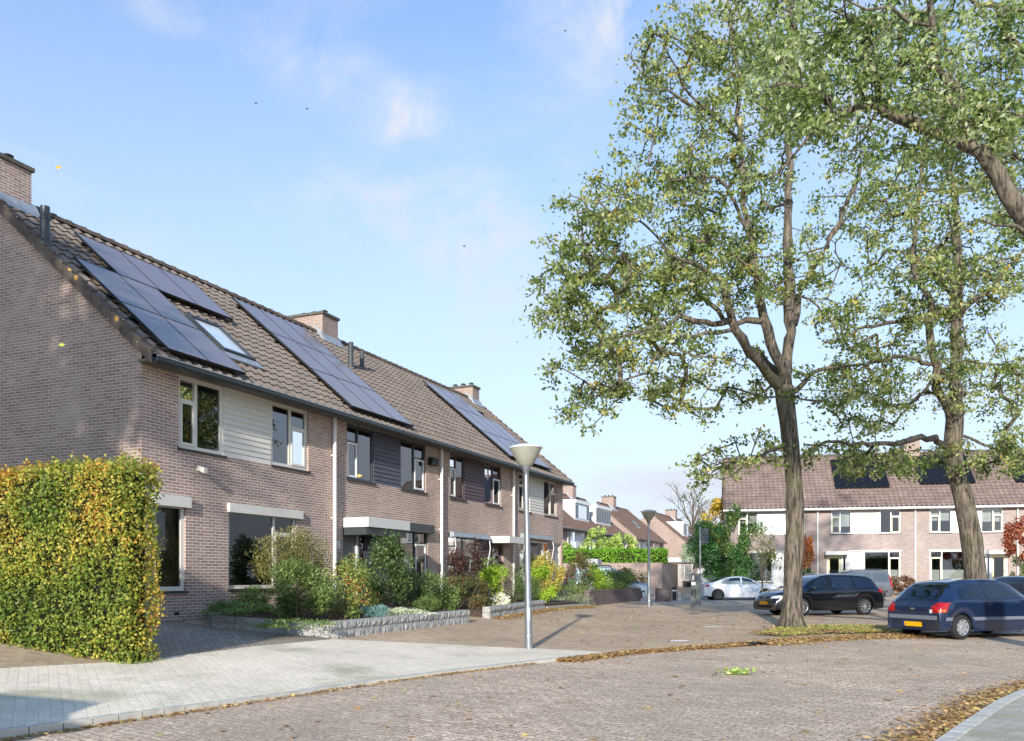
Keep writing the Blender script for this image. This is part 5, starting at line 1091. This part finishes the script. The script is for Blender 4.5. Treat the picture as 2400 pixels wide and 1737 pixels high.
farhouse(102.5, 21.6, 17.5, 'distant gabled house with white dormer and two solar arrays', dormer=[(2.2, 5.2)], chim=[10.8], pan=[5.9], sky=None, endr=True)
farhouse(130, 17.0, 23.4, 'farthest brown roofed row behind the road sign', dormer=[(2.0, 5.0)], chim=None)
# ================================================================ CARS
def project(bvh, poly, axis, sgn, mat, name, par, off=.004, div=.05, zoff=0, rim=True):
    """poly: 2-D outline; axis 'y': (x,z) looked at from the side sgn; axis 'x': (y,z) looked at from front/back; returns mesh laid on the body"""
    bm = bmesh.new(); vs = [bm.verts.new((p[0], p[1], 0)) for p in poly]; bm.faces.new(vs)
    xs = [p[0] for p in poly]; ys = [p[1] for p in poly]
    a = min(xs) + div
    while a < max(xs): bmesh.ops.bisect_plane(bm, geom=bm.verts[:] + bm.edges[:] + bm.faces[:], plane_co=(a, 0, 0), plane_no=(1, 0, 0)); a += div
    a = min(ys) + div
    while a < max(ys): bmesh.ops.bisect_plane(bm, geom=bm.verts[:] + bm.edges[:] + bm.faces[:], plane_co=(0, a, 0), plane_no=(0, 1, 0)); a += div
    bad = []
    for v in bm.verts:
        if axis == 'y': o, d = Vector((v.co.x, sgn * 3, v.co.y)), Vector((0, -sgn, 0))
        elif axis == 'x': o, d = Vector((sgn * 5, v.co.x, v.co.y)), Vector((-sgn, 0, 0))
        else: o, d = Vector((v.co.x, v.co.y, 3)), Vector((0, 0, -1))
        h = bvh.ray_cast(o, d)
        if h[0] is None: bad.append(v); continue
        n = h[1]
        if n.dot(d) > 0: n = -n
        v.co = h[0] + n * off
    if bad: bmesh.ops.delete(bm, geom=bad, context='VERTS')
    me = bpy.data.meshes.new(name); bm.to_mesh(me); bm.free(); me.materials.append(mat)
    return finish(me, name, par, True, False)
def rrect(x0, x1, y0, y1, r=.03, n=3):
    o = []
    for cx, cy, a0 in ((x1 - r, y1 - r, 0), (x0 + r, y1 - r, 90), (x0 + r, y0 + r, 180), (x1 - r, y0 + r, 270)):
        for i in range(n + 1): a = R(a0 + 90 * i / n); o.append((cx + r * math.cos(a), cy + r * math.sin(a)))
    return o
def lerpkeys(keys, n):
    K_ = np.array(keys, float); m = len(K_); out = []
    for i in range(m - 1):
        a, b, c, d = K_[max(i - 1, 0)], K_[i], K_[i + 1], K_[min(i + 2, m - 1)]; k = max(2, int(np.max(np.abs(c - b)[[0, 2, 5, 6]]) / .035) + 1)
        for j in range(k):
            t = j / k; h = .5 * ((2 * b) + (c - a) * t + (2 * a - 5 * b + 4 * c - d) * t * t + (3 * b - a - 3 * c + d) * t ** 3); l = b + (c - b) * t; out.append(.5 * h + .5 * l)
    out.append(K_[-1]); return np.array(out)
def car(name, label, loc, head, keys, wheels, rw, paint, side, rear, front, lamps, plate=None, rimmat='rim', spokes=10, extras=None, width=None, track=.0, hub='cover', rail=False, group='parked cars', cat='car'):
    """keys per station: xb zb xs zs ws xt zt wt (bottom x,z / shoulder x,z,halfwidth / top x,z,halfwidth); +x is forward"""
    t = thing(name, label, cat, loc, head, group); S = lerpkeys(keys, 0); ny = 15; V = []; prof = []
    for (xb, zb, xs, zs, ws, xt, zt_, wt) in S:
        for xw in wheels:
            d = abs(xb - xw)
            if d < rw * 1.16 and zs > .5: zb = max(zb, rw + math.sqrt(max(0, (rw * 1.16) ** 2 - d * d)) * .98)
        pts = []
        for f, w in ((0, .955), (.12, .985), (.35, 1.0), (.6, 1.004), (.8, .995), (1, .975)): pts.append((xb + (xs - xb) * f, ws * w, zb + (zs - zb) * f))
        for f in (.06, .5, .9): pts.append((xs + (xt - xs) * f, ws * .965 + (wt - ws * .965) * f, zs + (zt_ - .035 * min(1, max(0, (zt_ - zs) / .1)) - zs) * f))
        for f, dz_ in ((1.0, .022), (.82, .006), (.5, 0), (0, 0)): pts.append((xt, wt * f, zt_ - dz_ * min(1, max(0, (zt_ - zs) / .1)) + (.012 * (1 - f) if zt_ - zs > .1 else .02 * (1 - f * f))))
        V.append(pts)
    m = len(V[0]); b = MB()
    for pts in V:
        for p in pts: b.v.append(p)
        for p in pts[-2::-1]: b.v.append((p[0], -p[1], p[2]))
    w = 2 * m - 1
    for i in range(len(V) - 1):
        for j in range(w - 1): b.f.append((i * w + j, i * w + j + 1, (i + 1) * w + j + 1, (i + 1) * w + j))
    b.f.append(tuple(range(w))); b.f.append(tuple((len(V) - 1) * w + j for j in range(w)))
    body = b.build('body', M[paint], t, smooth=True, uv=False)
    dg = bmesh.new(); dg.from_mesh(body.data); bvh = BVHTree.FromBMesh(dg); dg.free()
    def cutter(bmx, poly, axis, test):
        kill = []
        for f in bmx.faces:
            if all(test(v.co) and inpoly(*((v.co.x, v.co.z) if axis == 'y' else (v.co.y, v.co.z)), poly) for v in f.verts): kill.append(f)
        bmesh.ops.delete(bmx, geom=kill, context='FACES')
    bmx = bmesh.new(); bmx.from_mesh(body.data)
    for nm, poly in side: cutter(bmx, poly, 'y', lambda c: abs(c.y) > .35)
    for nm, poly, mt in rear:
        if mt == 'carglass_o': cutter(bmx, poly, 'x', lambda c: c.x < -.8)
    for nm, poly, mt in front:
        if mt == 'carglass_o': cutter(bmx, poly, 'x', lambda c: c.x > .2)
    bmx.to_mesh(body.data); bmx.free()
    zbelt = max(k[3] for k in keys); xc0 = wheels[0] - .15; xc1 = wheels[1] - .35
    MB().box(xc0, xc1, -.68, .68, .3, zbelt - .16).build('cabin_tub', M['blackpl'], t)
    for xs_ in ((xc0 + xc1) / 2 + .18, xc0 + .55):
        for ys_ in (-.36, .36):
            q = MB(); q.prism([(xs_ - .05, zbelt - .3), (xs_ + .1, zbelt - .3), (xs_ - .06, zbelt + .2), (xs_ - .16, zbelt + .2)], 'y', ys_ - .24, ys_ + .24); q.prism([(xs_ - .14, zbelt + .2), (xs_ - .06, zbelt + .2), (xs_ - .09, zbelt + .36), (xs_ - .16, zbelt + .36)], 'y', ys_ - .12, ys_ + .12); q.build('seat', M['seatcloth'], t, bevel=.02)
    q = MB(); q.box(xc1 - .02, xc1 + .35, -.66, .66, zbelt - .2, zbelt + .0); q.build('dashboard', M['blackpl'], t, bevel=.02)
    zf = min(k[1] for k in keys[2:-2]); Wm = max(k[4] for k in keys); xr, xf = min(k[0] for k in keys), max(k[0] for k in keys)
    MB().box(xr + .25, xf - .3, -Wm * .62, Wm * .62, zf + .02, zf + .3).build('underbody', M['dark'], t)
    MB().box(wheels[1] - rw * 1.3, wheels[1] + rw * 1.3, -Wm * .9, Wm * .9, rw * 1.2, rw * 2.3).build('wheel_well', M['dark'], t) if False else None
    for xw in wheels:
        for s in (1, -1):
            yy = s * (Wm - .015 - track); ti = thing_part('wheel', t); ti.location = (xw, yy, rw)
            q = MB(); tw = .19; q.lathe([(rw * .66, 0), (rw * .72, .004), (rw * .93, -.004), (rw, -.03), (rw, -tw + .02), (rw * .94, -tw), (rw * .66, -tw)], 36, (0, 0, 0), 'y'); 
            if s < 0: q.v = [(x, -y, z) for x, y, z in q.v]
            ty = q.build('tyre', M['rubber'], ti, smooth=True, uv=False)
            q = MB(); R_ = rw * .665; n = spokes
            if hub == 'cover':
                q.lathe([(0, -.004), (.05, -.006), (.06, -.012), (R_ * .6, -.016), (R_ * .74, -.014)], 36, (0, 0, 0), 'y'); q.lathe([(R_ * .9, -.012), (R_, -.006), (R_ * 1.02, -.012)], 36, (0, 0, 0), 'y')
                for i in range(n):
                    a0, a1 = 2 * math.pi * (i + .2) / n, 2 * math.pi * (i + .8) / n; q.quad(*[(r_ * math.cos(a), y_, r_ * math.sin(a)) for r_, a, y_ in ((R_ * .74, a0 - .05, -.014), (R_ * .91, a0, -.012), (R_ * .91, a1, -.012), (R_ * .74, a1 + .05, -.014))])
            else:
                q.lathe([(0, -.02), (.05, -.02), (.06, -.03)], 20, (0, 0, 0), 'y'); q.lathe([(R_ * .92, -.012), (R_, -.004), (R_ * 1.02, -.012)], 36, (0, 0, 0), 'y')
                for i in range(n):
                    a = 2 * math.pi * i / n; p = math.pi / n * .32; q.quad(*[(r_ * math.cos(c), y_, r_ * math.sin(c)) for r_, c, y_ in ((.045, a - p * 2, -.026), (R_ * .93, a - p * .9, -.012), (R_ * .93, a + p * .9, -.012), (.045, a + p * 2, -.026))])
            if s < 0: q.v = [(x, -y, z) for x, y, z in q.v]
            q.build('rim', M[rimmat], ti, smooth=False, uv=False)
            q = MB(); q.lathe([(.001, -.06), (rw * .67, -.06), (rw * .67, -.10), (.001, -.10)], 24, (0, 0, 0), 'y')
            if s < 0: q.v = [(x, -y, z) for x, y, z in q.v]
            q.build('brake_disc', M['dark'], ti, uv=False)
            a_ = MB(); k = 18     # dark arch liner
            for i in range(k):
                w0, w1_ = math.pi * i / k, math.pi * (i + 1) / k; r_ = rw * 1.17
                a_.quad(*[(xw + r_ * math.cos(w_), yq, rw + r_ * math.sin(w_)) for w_, yq in ((w0, s * (Wm - .05)), (w1_, s * (Wm - .05)), (w1_, s * (Wm - .38)), (w0, s * (Wm - .38)))])
                a_.quad((xw + r_ * math.cos(w0), s * (Wm - .38), rw + r_ * math.sin(w0)), (xw + r_ * math.cos(w1_), s * (Wm - .38), rw + r_ * math.sin(w1_)), (xw, s * (Wm - .38), rw * .8))
            a_.build('wheel_arch_liner', M['dark'], t, uv=False)
    for nm, poly in side:
        for s in (1, -1): project(bvh, poly, 'y', s, M['carglass_t'] if nm.startswith('side_w') else M['blackpl'], nm, t, off=.006 if nm.startswith('side_w') else .004)
    for nm, poly, mt in rear: project(bvh, poly, 'x', -1, M['carglass_t' if mt == 'carglass_o' else mt], nm, t, off=.006)
    for nm, poly, mt in front: project(bvh, poly, 'x', 1, M['carglass_t' if mt == 'carglass_o' else mt], nm, t, off=.006)
    for nm, ax, sg, poly, mt in lamps: project(bvh, poly, ax, sg, M[mt], nm, t, off=.010, div=.03)
    if extras: extras(t, bvh, Wm)
    return t
def thing_part(name, par):
    o = bpy.data.objects.new(name, None); COL.objects.link(o); o.parent = par; o.empty_display_size = .1; return o
M['carglass_t'] = glassmat('car_window_glass', (.8, .88, .84), 2.2)
M['seatcloth'] = plain('seat_cloth', '#5a5e60', .9)
M['carglass_o'] = plain('tinted_car_glass', '#20282a', .03, var=.3, scale=1.5, spec=1, coat=1)
def mirror_box(t, x, z, Wm, mat):
    for s in (1, -1):
        b = MB(); b.lathe([(0, -.08), (.05, -.07), (.075, -.02), (.078, .03), (.06, .07), (0, .085)], 14); v = [(p[0] * .7, p[2] * 1.15, p[1] * .85) for p in b.v]; b.v = [(x + a, s * (Wm + .1) + c, z + e) for a, c, e in v]; b.tube([(x, s * (Wm - .06), z - .04), (x, s * (Wm + .06), z - .01)], .022, 6); b.build('wing_mirror', M[mat], t, smooth=True, uv=False)
def handle(t, x, z, Wm, mat):
    for s in (1, -1): b = MB(); b.box(x - .09, x + .09, s * (Wm - .01), s * (Wm + .018), z - .014, z + .014); b.build('door_handle', M[mat], t, bevel=.008, uv=False)
def seam(bvh, t, pts, name='door_seam', s_=(1, -1), w=.007, mat='dark'):
    for s in s_:
        poly = []
        P = [Vector((p[0], p[1])) for p in pts]
        for i, p in enumerate(P):
            d = (P[min(i + 1, len(P) - 1)] - P[max(i - 1, 0)]).normalized(); poly.append((p.x - d.y * w / 2, p.y + d.x * w / 2))
        for i in range(len(P) - 1, -1, -1):
            d = (P[min(i + 1, len(P) - 1)] - P[max(i - 1, 0)]).normalized(); poly.append((P[i].x + d.y * w / 2, P[i].y - d.x * w / 2))
        project(bvh, poly, 'y', s, M[mat], name, t, off=.003, div=.08)
# ---- small three-door hatchback (dark blue)
HB = [(-1.84, .20, -1.85, .21, .70, -1.85, .22, .68), (-1.895, .20, -1.90, .42, .77, -1.90, .46, .74), (-1.90, .24, -1.90, .66, .775, -1.90, .70, .70), (-1.84, .23, -1.84, .76, .80, -1.85, .82, .70), (-1.70, .22, -1.72, .86, .81, -1.77, .93, .68), (-1.45, .21, -1.50, .90, .815, -1.53, 1.17, .60), (-1.2, .20, -1.25, .91, .815, -1.29, 1.315, .545),
      (-.9, .19, -.9, .91, .815, -.9, 1.37, .555), (-.3, .18, -.3, .90, .815, -.3, 1.39, .565), (.25, .18, .25, .885, .815, .12, 1.37, .56), (.65, .18, .65, .875, .815, .45, 1.28, .57), (.98, .18, .95, .865, .81, .80, 1.06, .62), (1.2, .19, 1.15, .85, .80, 1.12, .90, .66), (1.5, .20, 1.5, .78, .79, 1.48, .84, .64), (1.75, .21, 1.74, .66, .76, 1.74, .72, .60), (1.88, .24, 1.88, .52, .68, 1.88, .56, .55), (1.92, .30, 1.92, .40, .60, 1.92, .42, .50)]
def ex_blue(t, bvh, Wm):
    for s in (1, -1):
        project(bvh, [(-1.75, .44), (1.8, .44), (1.8, .515), (-1.75, .515)], 'y', s, M['trimgrey'], 'side_strip', t, off=.012)
    project(bvh, [(-.72, .46), (.72, .46), (.72, .55), (-.72, .55)], 'x', -1, M['trimgrey'], 'bumper_strip', t, off=.014)
    project(bvh, rrect(-.26, .26, .285, .395, .01), 'x', -1, M['plate'], 'number_plate', t, off=.016, div=.2); project(bvh, [(.262, .285), (.30, .285), (.30, .395), (.262, .395)], 'x', -1, M['plateblue'], 'plate_strip', t, off=.016, div=.2)
    mirror_box(t, .78, .93, Wm, 'c_blue'); handle(t, -.42, .80, Wm, 'c_blue')
    seam(bvh, t, [(-.52, .22), (-.55, .5), (-.52, .89)]); seam(bvh, t, [(.95, .3), (.97, .6), (.92, .87)])
    b = MB(); b.tube([(-1.80, .05, .87), (-1.74, .0, .93), (-1.66, -.16, 1.03)], [.014, .01, .006], 6); b.build('rear_wiper', M['blackpl'], t, uv=False)
    b = MB(); b.lathe([(0, -.012), (.045, -.008), (.052, 0)], 20, (0, 0, 0), 'y'); b.v = [(-1.918 + y, x * 1.2, .70 + z * .7) for x, y, z in b.v]; b.build('emblem', M['chrome'], t, uv=False)
car('hatchback', 'dark blue three-door hatchback parked at the kerb, seen from its rear corner', (11.2, 20.7, -.04), R(20), HB, (-1.23, 1.22), .285, 'c_blue',
    [('side_window_glass', [(-1.28, .95), (-1.22, .925), (-.50, .925), (-.58, 1.26), (-.64, 1.285), (-1.05, 1.265), (-1.17, 1.2), (-1.26, 1.08)]), ('side_window_glass', [(-.46, .925), (.72, .93), (.70, .98), (.33, 1.22), (.22, 1.265), (-.02, 1.29), (-.54, 1.285)])],
    [('rear_window', rrect(-.60, .60, .91, 1.27, .08, 4), 'carglass_o')], [('windscreen', [(-.62, .94), (.62, .94), (.52, 1.30), (-.52, 1.30)], 'carglass_o')],
    [('tail_light', 'x', -1, [(.53, .62), (.80, .62), (.80, .85), (.69, .85), (.55, .77)], 'redlens'), ('tail_light', 'x', -1, [(-.53, .62), (-.55, .77), (-.69, .85), (-.80, .85), (-.80, .62)], 'redlens'),
     ('tail_light', 'y', -1, [(-1.93, .62), (-1.72, .64), (-1.63, .84), (-1.79, .85)], 'redlens'), ('tail_light', 'y', 1, [(-1.93, .62), (-1.72, .64), (-1.63, .84), (-1.79, .85)], 'redlens'),
     ('indicator', 'y', -1, [(-1.90, .635), (-1.76, .635), (-1.76, .70), (-1.90, .70)], 'orangelens'), ('reversing_light', 'x', -1, [(-.58, .61), (-.50, .61), (-.50, .69), (-.58, .69)], 'clearlens')],
    spokes=8, extras=ex_blue)
# ---- estate car (black), nose to the left
EST = [(-2.16, .24, -2.16, .25, .72, -2.16, .26, .70), (-2.23, .24, -2.235, .56, .82, -2.24, .62, .76), (-2.22, .26, -2.22, .84, .86, -2.20, .92, .74), (-2.1, .24, -2.10, .94, .88, -2.05, 1.12, .68), (-1.9, .22, -1.9, .96, .89, -1.86, 1.34, .62), (-1.65, .20, -1.65, .96, .895, -1.6, 1.43, .60), (-1.0, .18, -1.0, .955, .895, -1.0, 1.475, .61), (-.2, .18, -.2, .945, .895, -.2, 1.485, .62), (.3, .18, .3, .935, .895, .22, 1.455, .61), (.75, .18, .75, .925, .895, .62, 1.32, .62), (1.15, .18, 1.12, .915, .89, 1.02, 1.07, .68), (1.35, .19, 1.32, .90, .88, 1.30, .96, .72), (1.7, .20, 1.7, .84, .86, 1.70, .90, .70), (2.0, .21, 2.0, .74, .82, 2.02, .82, .64), (2.18, .23, 2.18, .60, .74, 2.20, .68, .58), (2.25, .22, 2.26, .42, .72, 2.27, .48, .66), (2.22, .20, 2.22, .21, .68, 2.22, .22, .64)]
def ex_est(t, bvh, Wm):
    mirror_box(t, .88, 1.0, Wm, 'c_black'); handle(t, -.25, .82, Wm, 'c_black'); handle(t, -1.15, .83, Wm, 'c_black')
    seam(bvh, t, [(-.1, .22), (-.13, .6), (-.1, .94)]); seam(bvh, t, [(1.0, .3), (1.03, .7), (.98, .92)]); seam(bvh, t, [(-.95, .3), (-1.05, .55), (-1.02, .94)])
    project(bvh, rrect(-.26, .26, .40, .51, .01), 'x', 1, M['plate'], 'number_plate', t, off=.016, div=.2)
    b = MB(); b.lathe([(0, -.01), (.05, -.008), (.065, 0)], 24, (0, 0, 0), 'y'); b.v = [(2.235 - y, x, .655 + z) for x, y, z in b.v]; b.build('emblem', M['chrome'], t, uv=False)
    for s in (1, -1): b = MB(); b.tube([(-1.7, s * .60, 1.43), (-1.5, s * .60, 1.475), (-.2, s * .61, 1.52), (.15, s * .60, 1.47)], .013, 6); b.build('roof_rail', M['chrome'], t, uv=False)
est_side = [('side_window_glass', [(.05, .965), (.92, .96), (.84, 1.08), (.52, 1.30), (.38, 1.37), (.02, 1.39)]), ('side_window_glass', [(-.90, .975), (-.03, .965), (-.03, 1.385), (-.88, 1.38)]), ('side_window_glass', [(-1.86, 1.0), (-1.02, .98), (-1.02, 1.375), (-1.6, 1.34), (-1.72, 1.27)])]
est_lamps = [('tail_light', 'y', 1, [(-2.3, .80), (-1.98, .84), (-1.96, .96), (-2.3, 1.0)], 'redlens'), ('tail_light', 'y', -1, [(-2.3, .80), (-1.98, .84), (-1.96, .96), (-2.3, 1.0)], 'redlens'), ('tail_light', 'x', -1, [(.55, .78), (.86, .78), (.86, .94), (.55, .94)], 'redlens'), ('tail_light', 'x', -1, [(-.86, .78), (-.55, .78), (-.55, .94), (-.86, .94)], 'redlens'),
             ('headlight', 'x', 1, [(.38, .60), (.72, .64), (.74, .74), (.40, .68)], 'clearlens'), ('headlight', 'x', 1, [(-.72, .64), (-.38, .60), (-.40, .68), (-.74, .74)], 'clearlens'), ('headlight', 'y', 1, [(1.98, .66), (2.2, .62), (2.12, .70), (1.98, .73)], 'clearlens')]
car('estate_car', 'black estate car parked nose left behind the furrowed tree trunk', (11.35, 31.7, 0), R(196), EST, (-1.40, 1.24), .32, 'c_black', est_side,
    [('rear_window', rrect(-.60, .60, 1.0, 1.36, .08, 4), 'carglass_o')], [('windscreen', [(-.72, .99), (.72, .99), (.58, 1.40), (-.58, 1.40)], 'carglass_o'), ('grille', [(-.42, .60), (.42, .60), (.42, .68), (-.42, .68)], 'blackpl'), ('lower_grille', [(-.45, .28), (.45, .28), (.5, .38), (-.5, .38)], 'dark')], est_lamps, spokes=10, hub='spoke', extras=ex_est)
# ---- saloon (white), nose to the right
SAL = [(-2.24, .24, -2.24, .25, .72, -2.24, .26, .70), (-2.31, .24, -2.31, .60, .82, -2.31, .66, .76), (-2.29, .28, -2.29, .88, .86, -2.26, .98, .70), (-2.1, .25, -2.1, .95, .88, -2.0, 1.03, .70), (-1.8, .22, -1.8, .955, .89, -1.72, 1.08, .66), (-1.5, .20, -1.5, .955, .90, -1.3, 1.24, .60), (-1.1, .18, -1.1, .95, .90, -.85, 1.37, .57), (-.3, .18, -.3, .94, .905, -.3, 1.43, .59), (.2, .18, .2, .93, .905, .15, 1.40, .59), (.7, .18, .7, .92, .90, .6, 1.26, .61), (1.1, .18, 1.05, .91, .90, 1.02, 1.04, .68), (1.3, .19, 1.3, .90, .89, 1.28, .97, .72), (1.75, .20, 1.75, .84, .87, 1.78, .92, .68), (2.08, .21, 2.08, .72, .83, 2.12, .82, .62), (2.24, .24, 2.26, .58, .76, 2.27, .66, .58), (2.30, .30, 2.31, .42, .66, 2.31, .46, .54)]
def ex_sal(t, bvh, Wm): mirror_box(t, .82, 1.0, Wm, 'c_white'); handle(t, -.2, .82, Wm, 'c_white'); handle(t, -1.15, .84, Wm, 'c_white'); seam(bvh, t, [(-.08, .22), (-.1, .6), (-.08, .93)]); seam(bvh, t, [(-1.0, .3), (-1.1, .55), (-1.0, .94)]); seam(bvh, t, [(1.0, .25), (1.02, .6), (.98, .91)])
car('saloon_car', 'white saloon car with dark wheels parked nose right before the conifer', (13.75, 51.6, 0), 0, SAL, (-1.50, 1.31), .325, 'c_white',
    [('side_window_glass', [(-.06, .965), (.86, .955), (.76, 1.06), (.5, 1.24), (.3, 1.33), (-.04, 1.37)]), ('side_window_glass', [(-1.35, .985), (-.12, .965), (-.12, 1.37), (-.5, 1.365), (-.95, 1.27), (-1.25, 1.12)])],
    [('rear_window', rrect(-.58, .58, 1.08, 1.32, .06, 4), 'carglass_o')], [('windscreen', [(-.7, 1.0), (.7, 1.0), (.56, 1.34), (-.56, 1.34)], 'carglass_o')],
    [('tail_light', 'y', -1, [(-2.32, .78), (-1.98, .82), (-2.02, .92), (-2.32, .95)], 'redlens'), ('tail_light', 'y', 1, [(-2.32, .78), (-1.98, .82), (-2.02, .92), (-2.32, .95)], 'redlens'), ('headlight', 'y', -1, [(1.95, .66), (2.25, .62), (2.2, .70), (1.98, .74)], 'clearlens')], spokes=10, rimmat='rimdk', hub='spoke', extras=ex_sal)
# ---- tall family vans
VAN = [(-2.12, .26, -2.12, .27, .74, -2.12, .28, .72), (-2.19, .26, -2.19, .66, .84, -2.19, .72, .78), (-2.18, .28, -2.18, 1.02, .88, -2.16, 1.12, .78), (-2.14, .26, -2.12, 1.08, .89, -2.08, 1.55, .70), (-2.0, .24, -2.0, 1.09, .90, -1.94, 1.74, .66), (-1.6, .21, -1.6, 1.08, .90, -1.55, 1.80, .66), (-.5, .20, -.5, 1.06, .90, -.5, 1.82, .68), (.2, .20, .2, 1.05, .90, .1, 1.78, .68), (.7, .20, .7, 1.04, .90, .5, 1.62, .68), (1.1, .20, 1.05, 1.02, .89, .95, 1.26, .72), (1.4, .20, 1.38, .98, .88, 1.35, 1.08, .76), (1.75, .21, 1.75, .90, .86, 1.76, 1.0, .70), (2.0, .22, 2.0, .76, .82, 2.05, .86, .64), (2.15, .26, 2.16, .58, .74, 2.17, .64, .6), (2.2, .32, 2.2, .42, .66, 2.2, .46, .56)]
def ex_van(paint):
    def f(t, bvh, Wm):
        mirror_box(t, .9, 1.1, Wm, paint); handle(t, -.2, .95, Wm, paint); seam(bvh, t, [(0, .25), (0, .7), (0, 1.05)]); seam(bvh, t, [(-1.05, .3), (-1.1, .7), (-1.05, 1.07)])
        for s in (1, -1): project(bvh, [(-1.9, .50), (1.8, .50), (1.8, .60), (-1.9, .60)], 'y', s, M['blackpl'], 'side_strip', t, off=.01); b = MB(); b.tube([(-1.8, s * .66, 1.80), (-1.6, s * .66, 1.86), (.0, s * .67, 1.86), (.2, s * .66, 1.79)], .016, 6); b.build('roof_rail', M['blackpl'], t, uv=False)
    return f
vside = [('side_window_glass', [(.06, 1.10), (1.0, 1.10), (.9, 1.22), (.5, 1.52), (.3, 1.62), (.05, 1.64)]), ('side_window_glass', [(-1.0, 1.12), (-.02, 1.11), (-.02, 1.64), (-1.0, 1.64)]), ('side_window_glass', [(-1.95, 1.14), (-1.08, 1.12), (-1.08, 1.64), (-1.8, 1.62), (-1.92, 1.5)])]
vlamps = [('tail_light', 'y', s, [(-2.2, .85), (-2.06, .85), (-2.02, 1.5), (-2.12, 1.5)], 'redlens') for s in (1, -1)] + [('tail_light', 'x', -1, [(s * .74, .85), (s * .86, .85), (s * .72, 1.5), (s * .66, 1.5)][::s], 'redlens') for s in (1, -1)]
vw = [('rear_window', rrect(-.62, .62, 1.18, 1.6, .06), 'carglass_o')]; vf = [('windscreen', [(-.76, 1.12), (.76, 1.12), (.62, 1.7), (-.62, 1.7)], 'carglass_o')]
car('family_van', 'grey high-roofed family van parked nose left in front of the pink-brown house', (19.85, 50.3, .0), R(180), VAN, (-1.42, 1.31), .32, 'c_grey', vside, vw, vf, vlamps, spokes=10, hub='spoke', extras=ex_van('c_grey'))
car('family_van', 'silver-blue family van half hidden behind the shrubs of the last garden', (4.9, 43.6, .12), R(-4), VAN, (-1.42, 1.31), .32, 'c_silver', vside, vw, vf, vlamps, spokes=10, hub='spoke', extras=ex_van('c_silver'))
car('family_van', 'dark navy van cut off by the right edge behind the blue hatchback', (18.3, 28.5, .0), R(14), [tuple(v * (.80 if i in (3, 6) and v > .8 else 1) for i, v in enumerate(k)) for k in VAN], (-1.42, 1.31), .32, 'c_navy', [(n_, [(a, c * .8 + .02) for a, c in p]) for n_, p in vside], [], [], [], spokes=10, hub='spoke')
# ================================================================ OFF-FRAME things that throw the shade on the gable and the pavement
t = thing('garden_tree', 'dense round tree left of the viewpoint, outside the picture, shading the brick gable', 'tree', (-13.8, 2.5, -.3))
P, C, e, k = blob(15000, (0, 0, 10.4), (4.9, 2.8, 4.9), 80, .25); leafmesh('crown', P, .34, .22, M['leafA'], t)
b = MB(); b.tube([(0, 0, 0), (.1, 0, 4), (0, 0, 9)], [.3, .24, .12], 12); b.build('trunk', M['bark'], t, uv=False)
src = [o for o in bpy.data.objects if o.name == 'family_van'][0]; c = clone(src); c.location = (-5.9, 4.3, -.04); c.rotation_euler = (0, 0, R(75))
c['label'] = 'grey family van parked left of the viewpoint, outside the picture, shading the pavement'

hedge('tall_hedge', 'tall green hedge right of the viewpoint, outside the picture, mirrored in the windows', 0, 16, 0, 1.2, 0, 3.4, 9000, LM['mgreen'], (.16, .11), loc=(17.5, 15.5, -.05), rz=R(52), jit=.3)

for i_, (px_, py_, Y_, s_, hx_, lb_) in enumerate((x[:3] + ((x[3] * .62 if x[4] == '#3a3a2c' else x[3] * .85),) + x[4:]) for x in ((137, 392, 7, .034, '#d8a040', 'yellow-brown leaf flying beside the left chimney'), (600, 242, 12, .04, '#3a3a2c', 'dark leaf flying high over the solar roof, the left of a pair'), (720, 255, 12, .04, '#3a3a2c', 'dark leaf flying high over the solar roof, the right of a pair'),
        (1325, 72, 13, .04, '#3a3a2c', 'tiny dark leaf flying high beside the big crown'), (1088, 577, 11, .035, '#3a3a2c', 'tiny dark leaf flying in the sky above the last chimney'), (145, 808, 8, .04, '#a9b24a', 'green-yellow leaf flying in front of the brick gable'), (842, 1115, 9, .04, '#d8b060', 'pale brown leaf flying before the second house'))):
    b = MB(); b.quad((-s_, 0, 0), (0, -.2 * s_, .5 * s_), (s_, 0, .1 * s_), (0, .1 * s_, -.5 * s_)); tag(b.build('flying_leaf', plain('leaf_in_flight_%d' % i_, hx_, .7), None, loc=at(px_, py_, Y_), uv=False), lb_, 'leaf', 'leaves blown through the air')
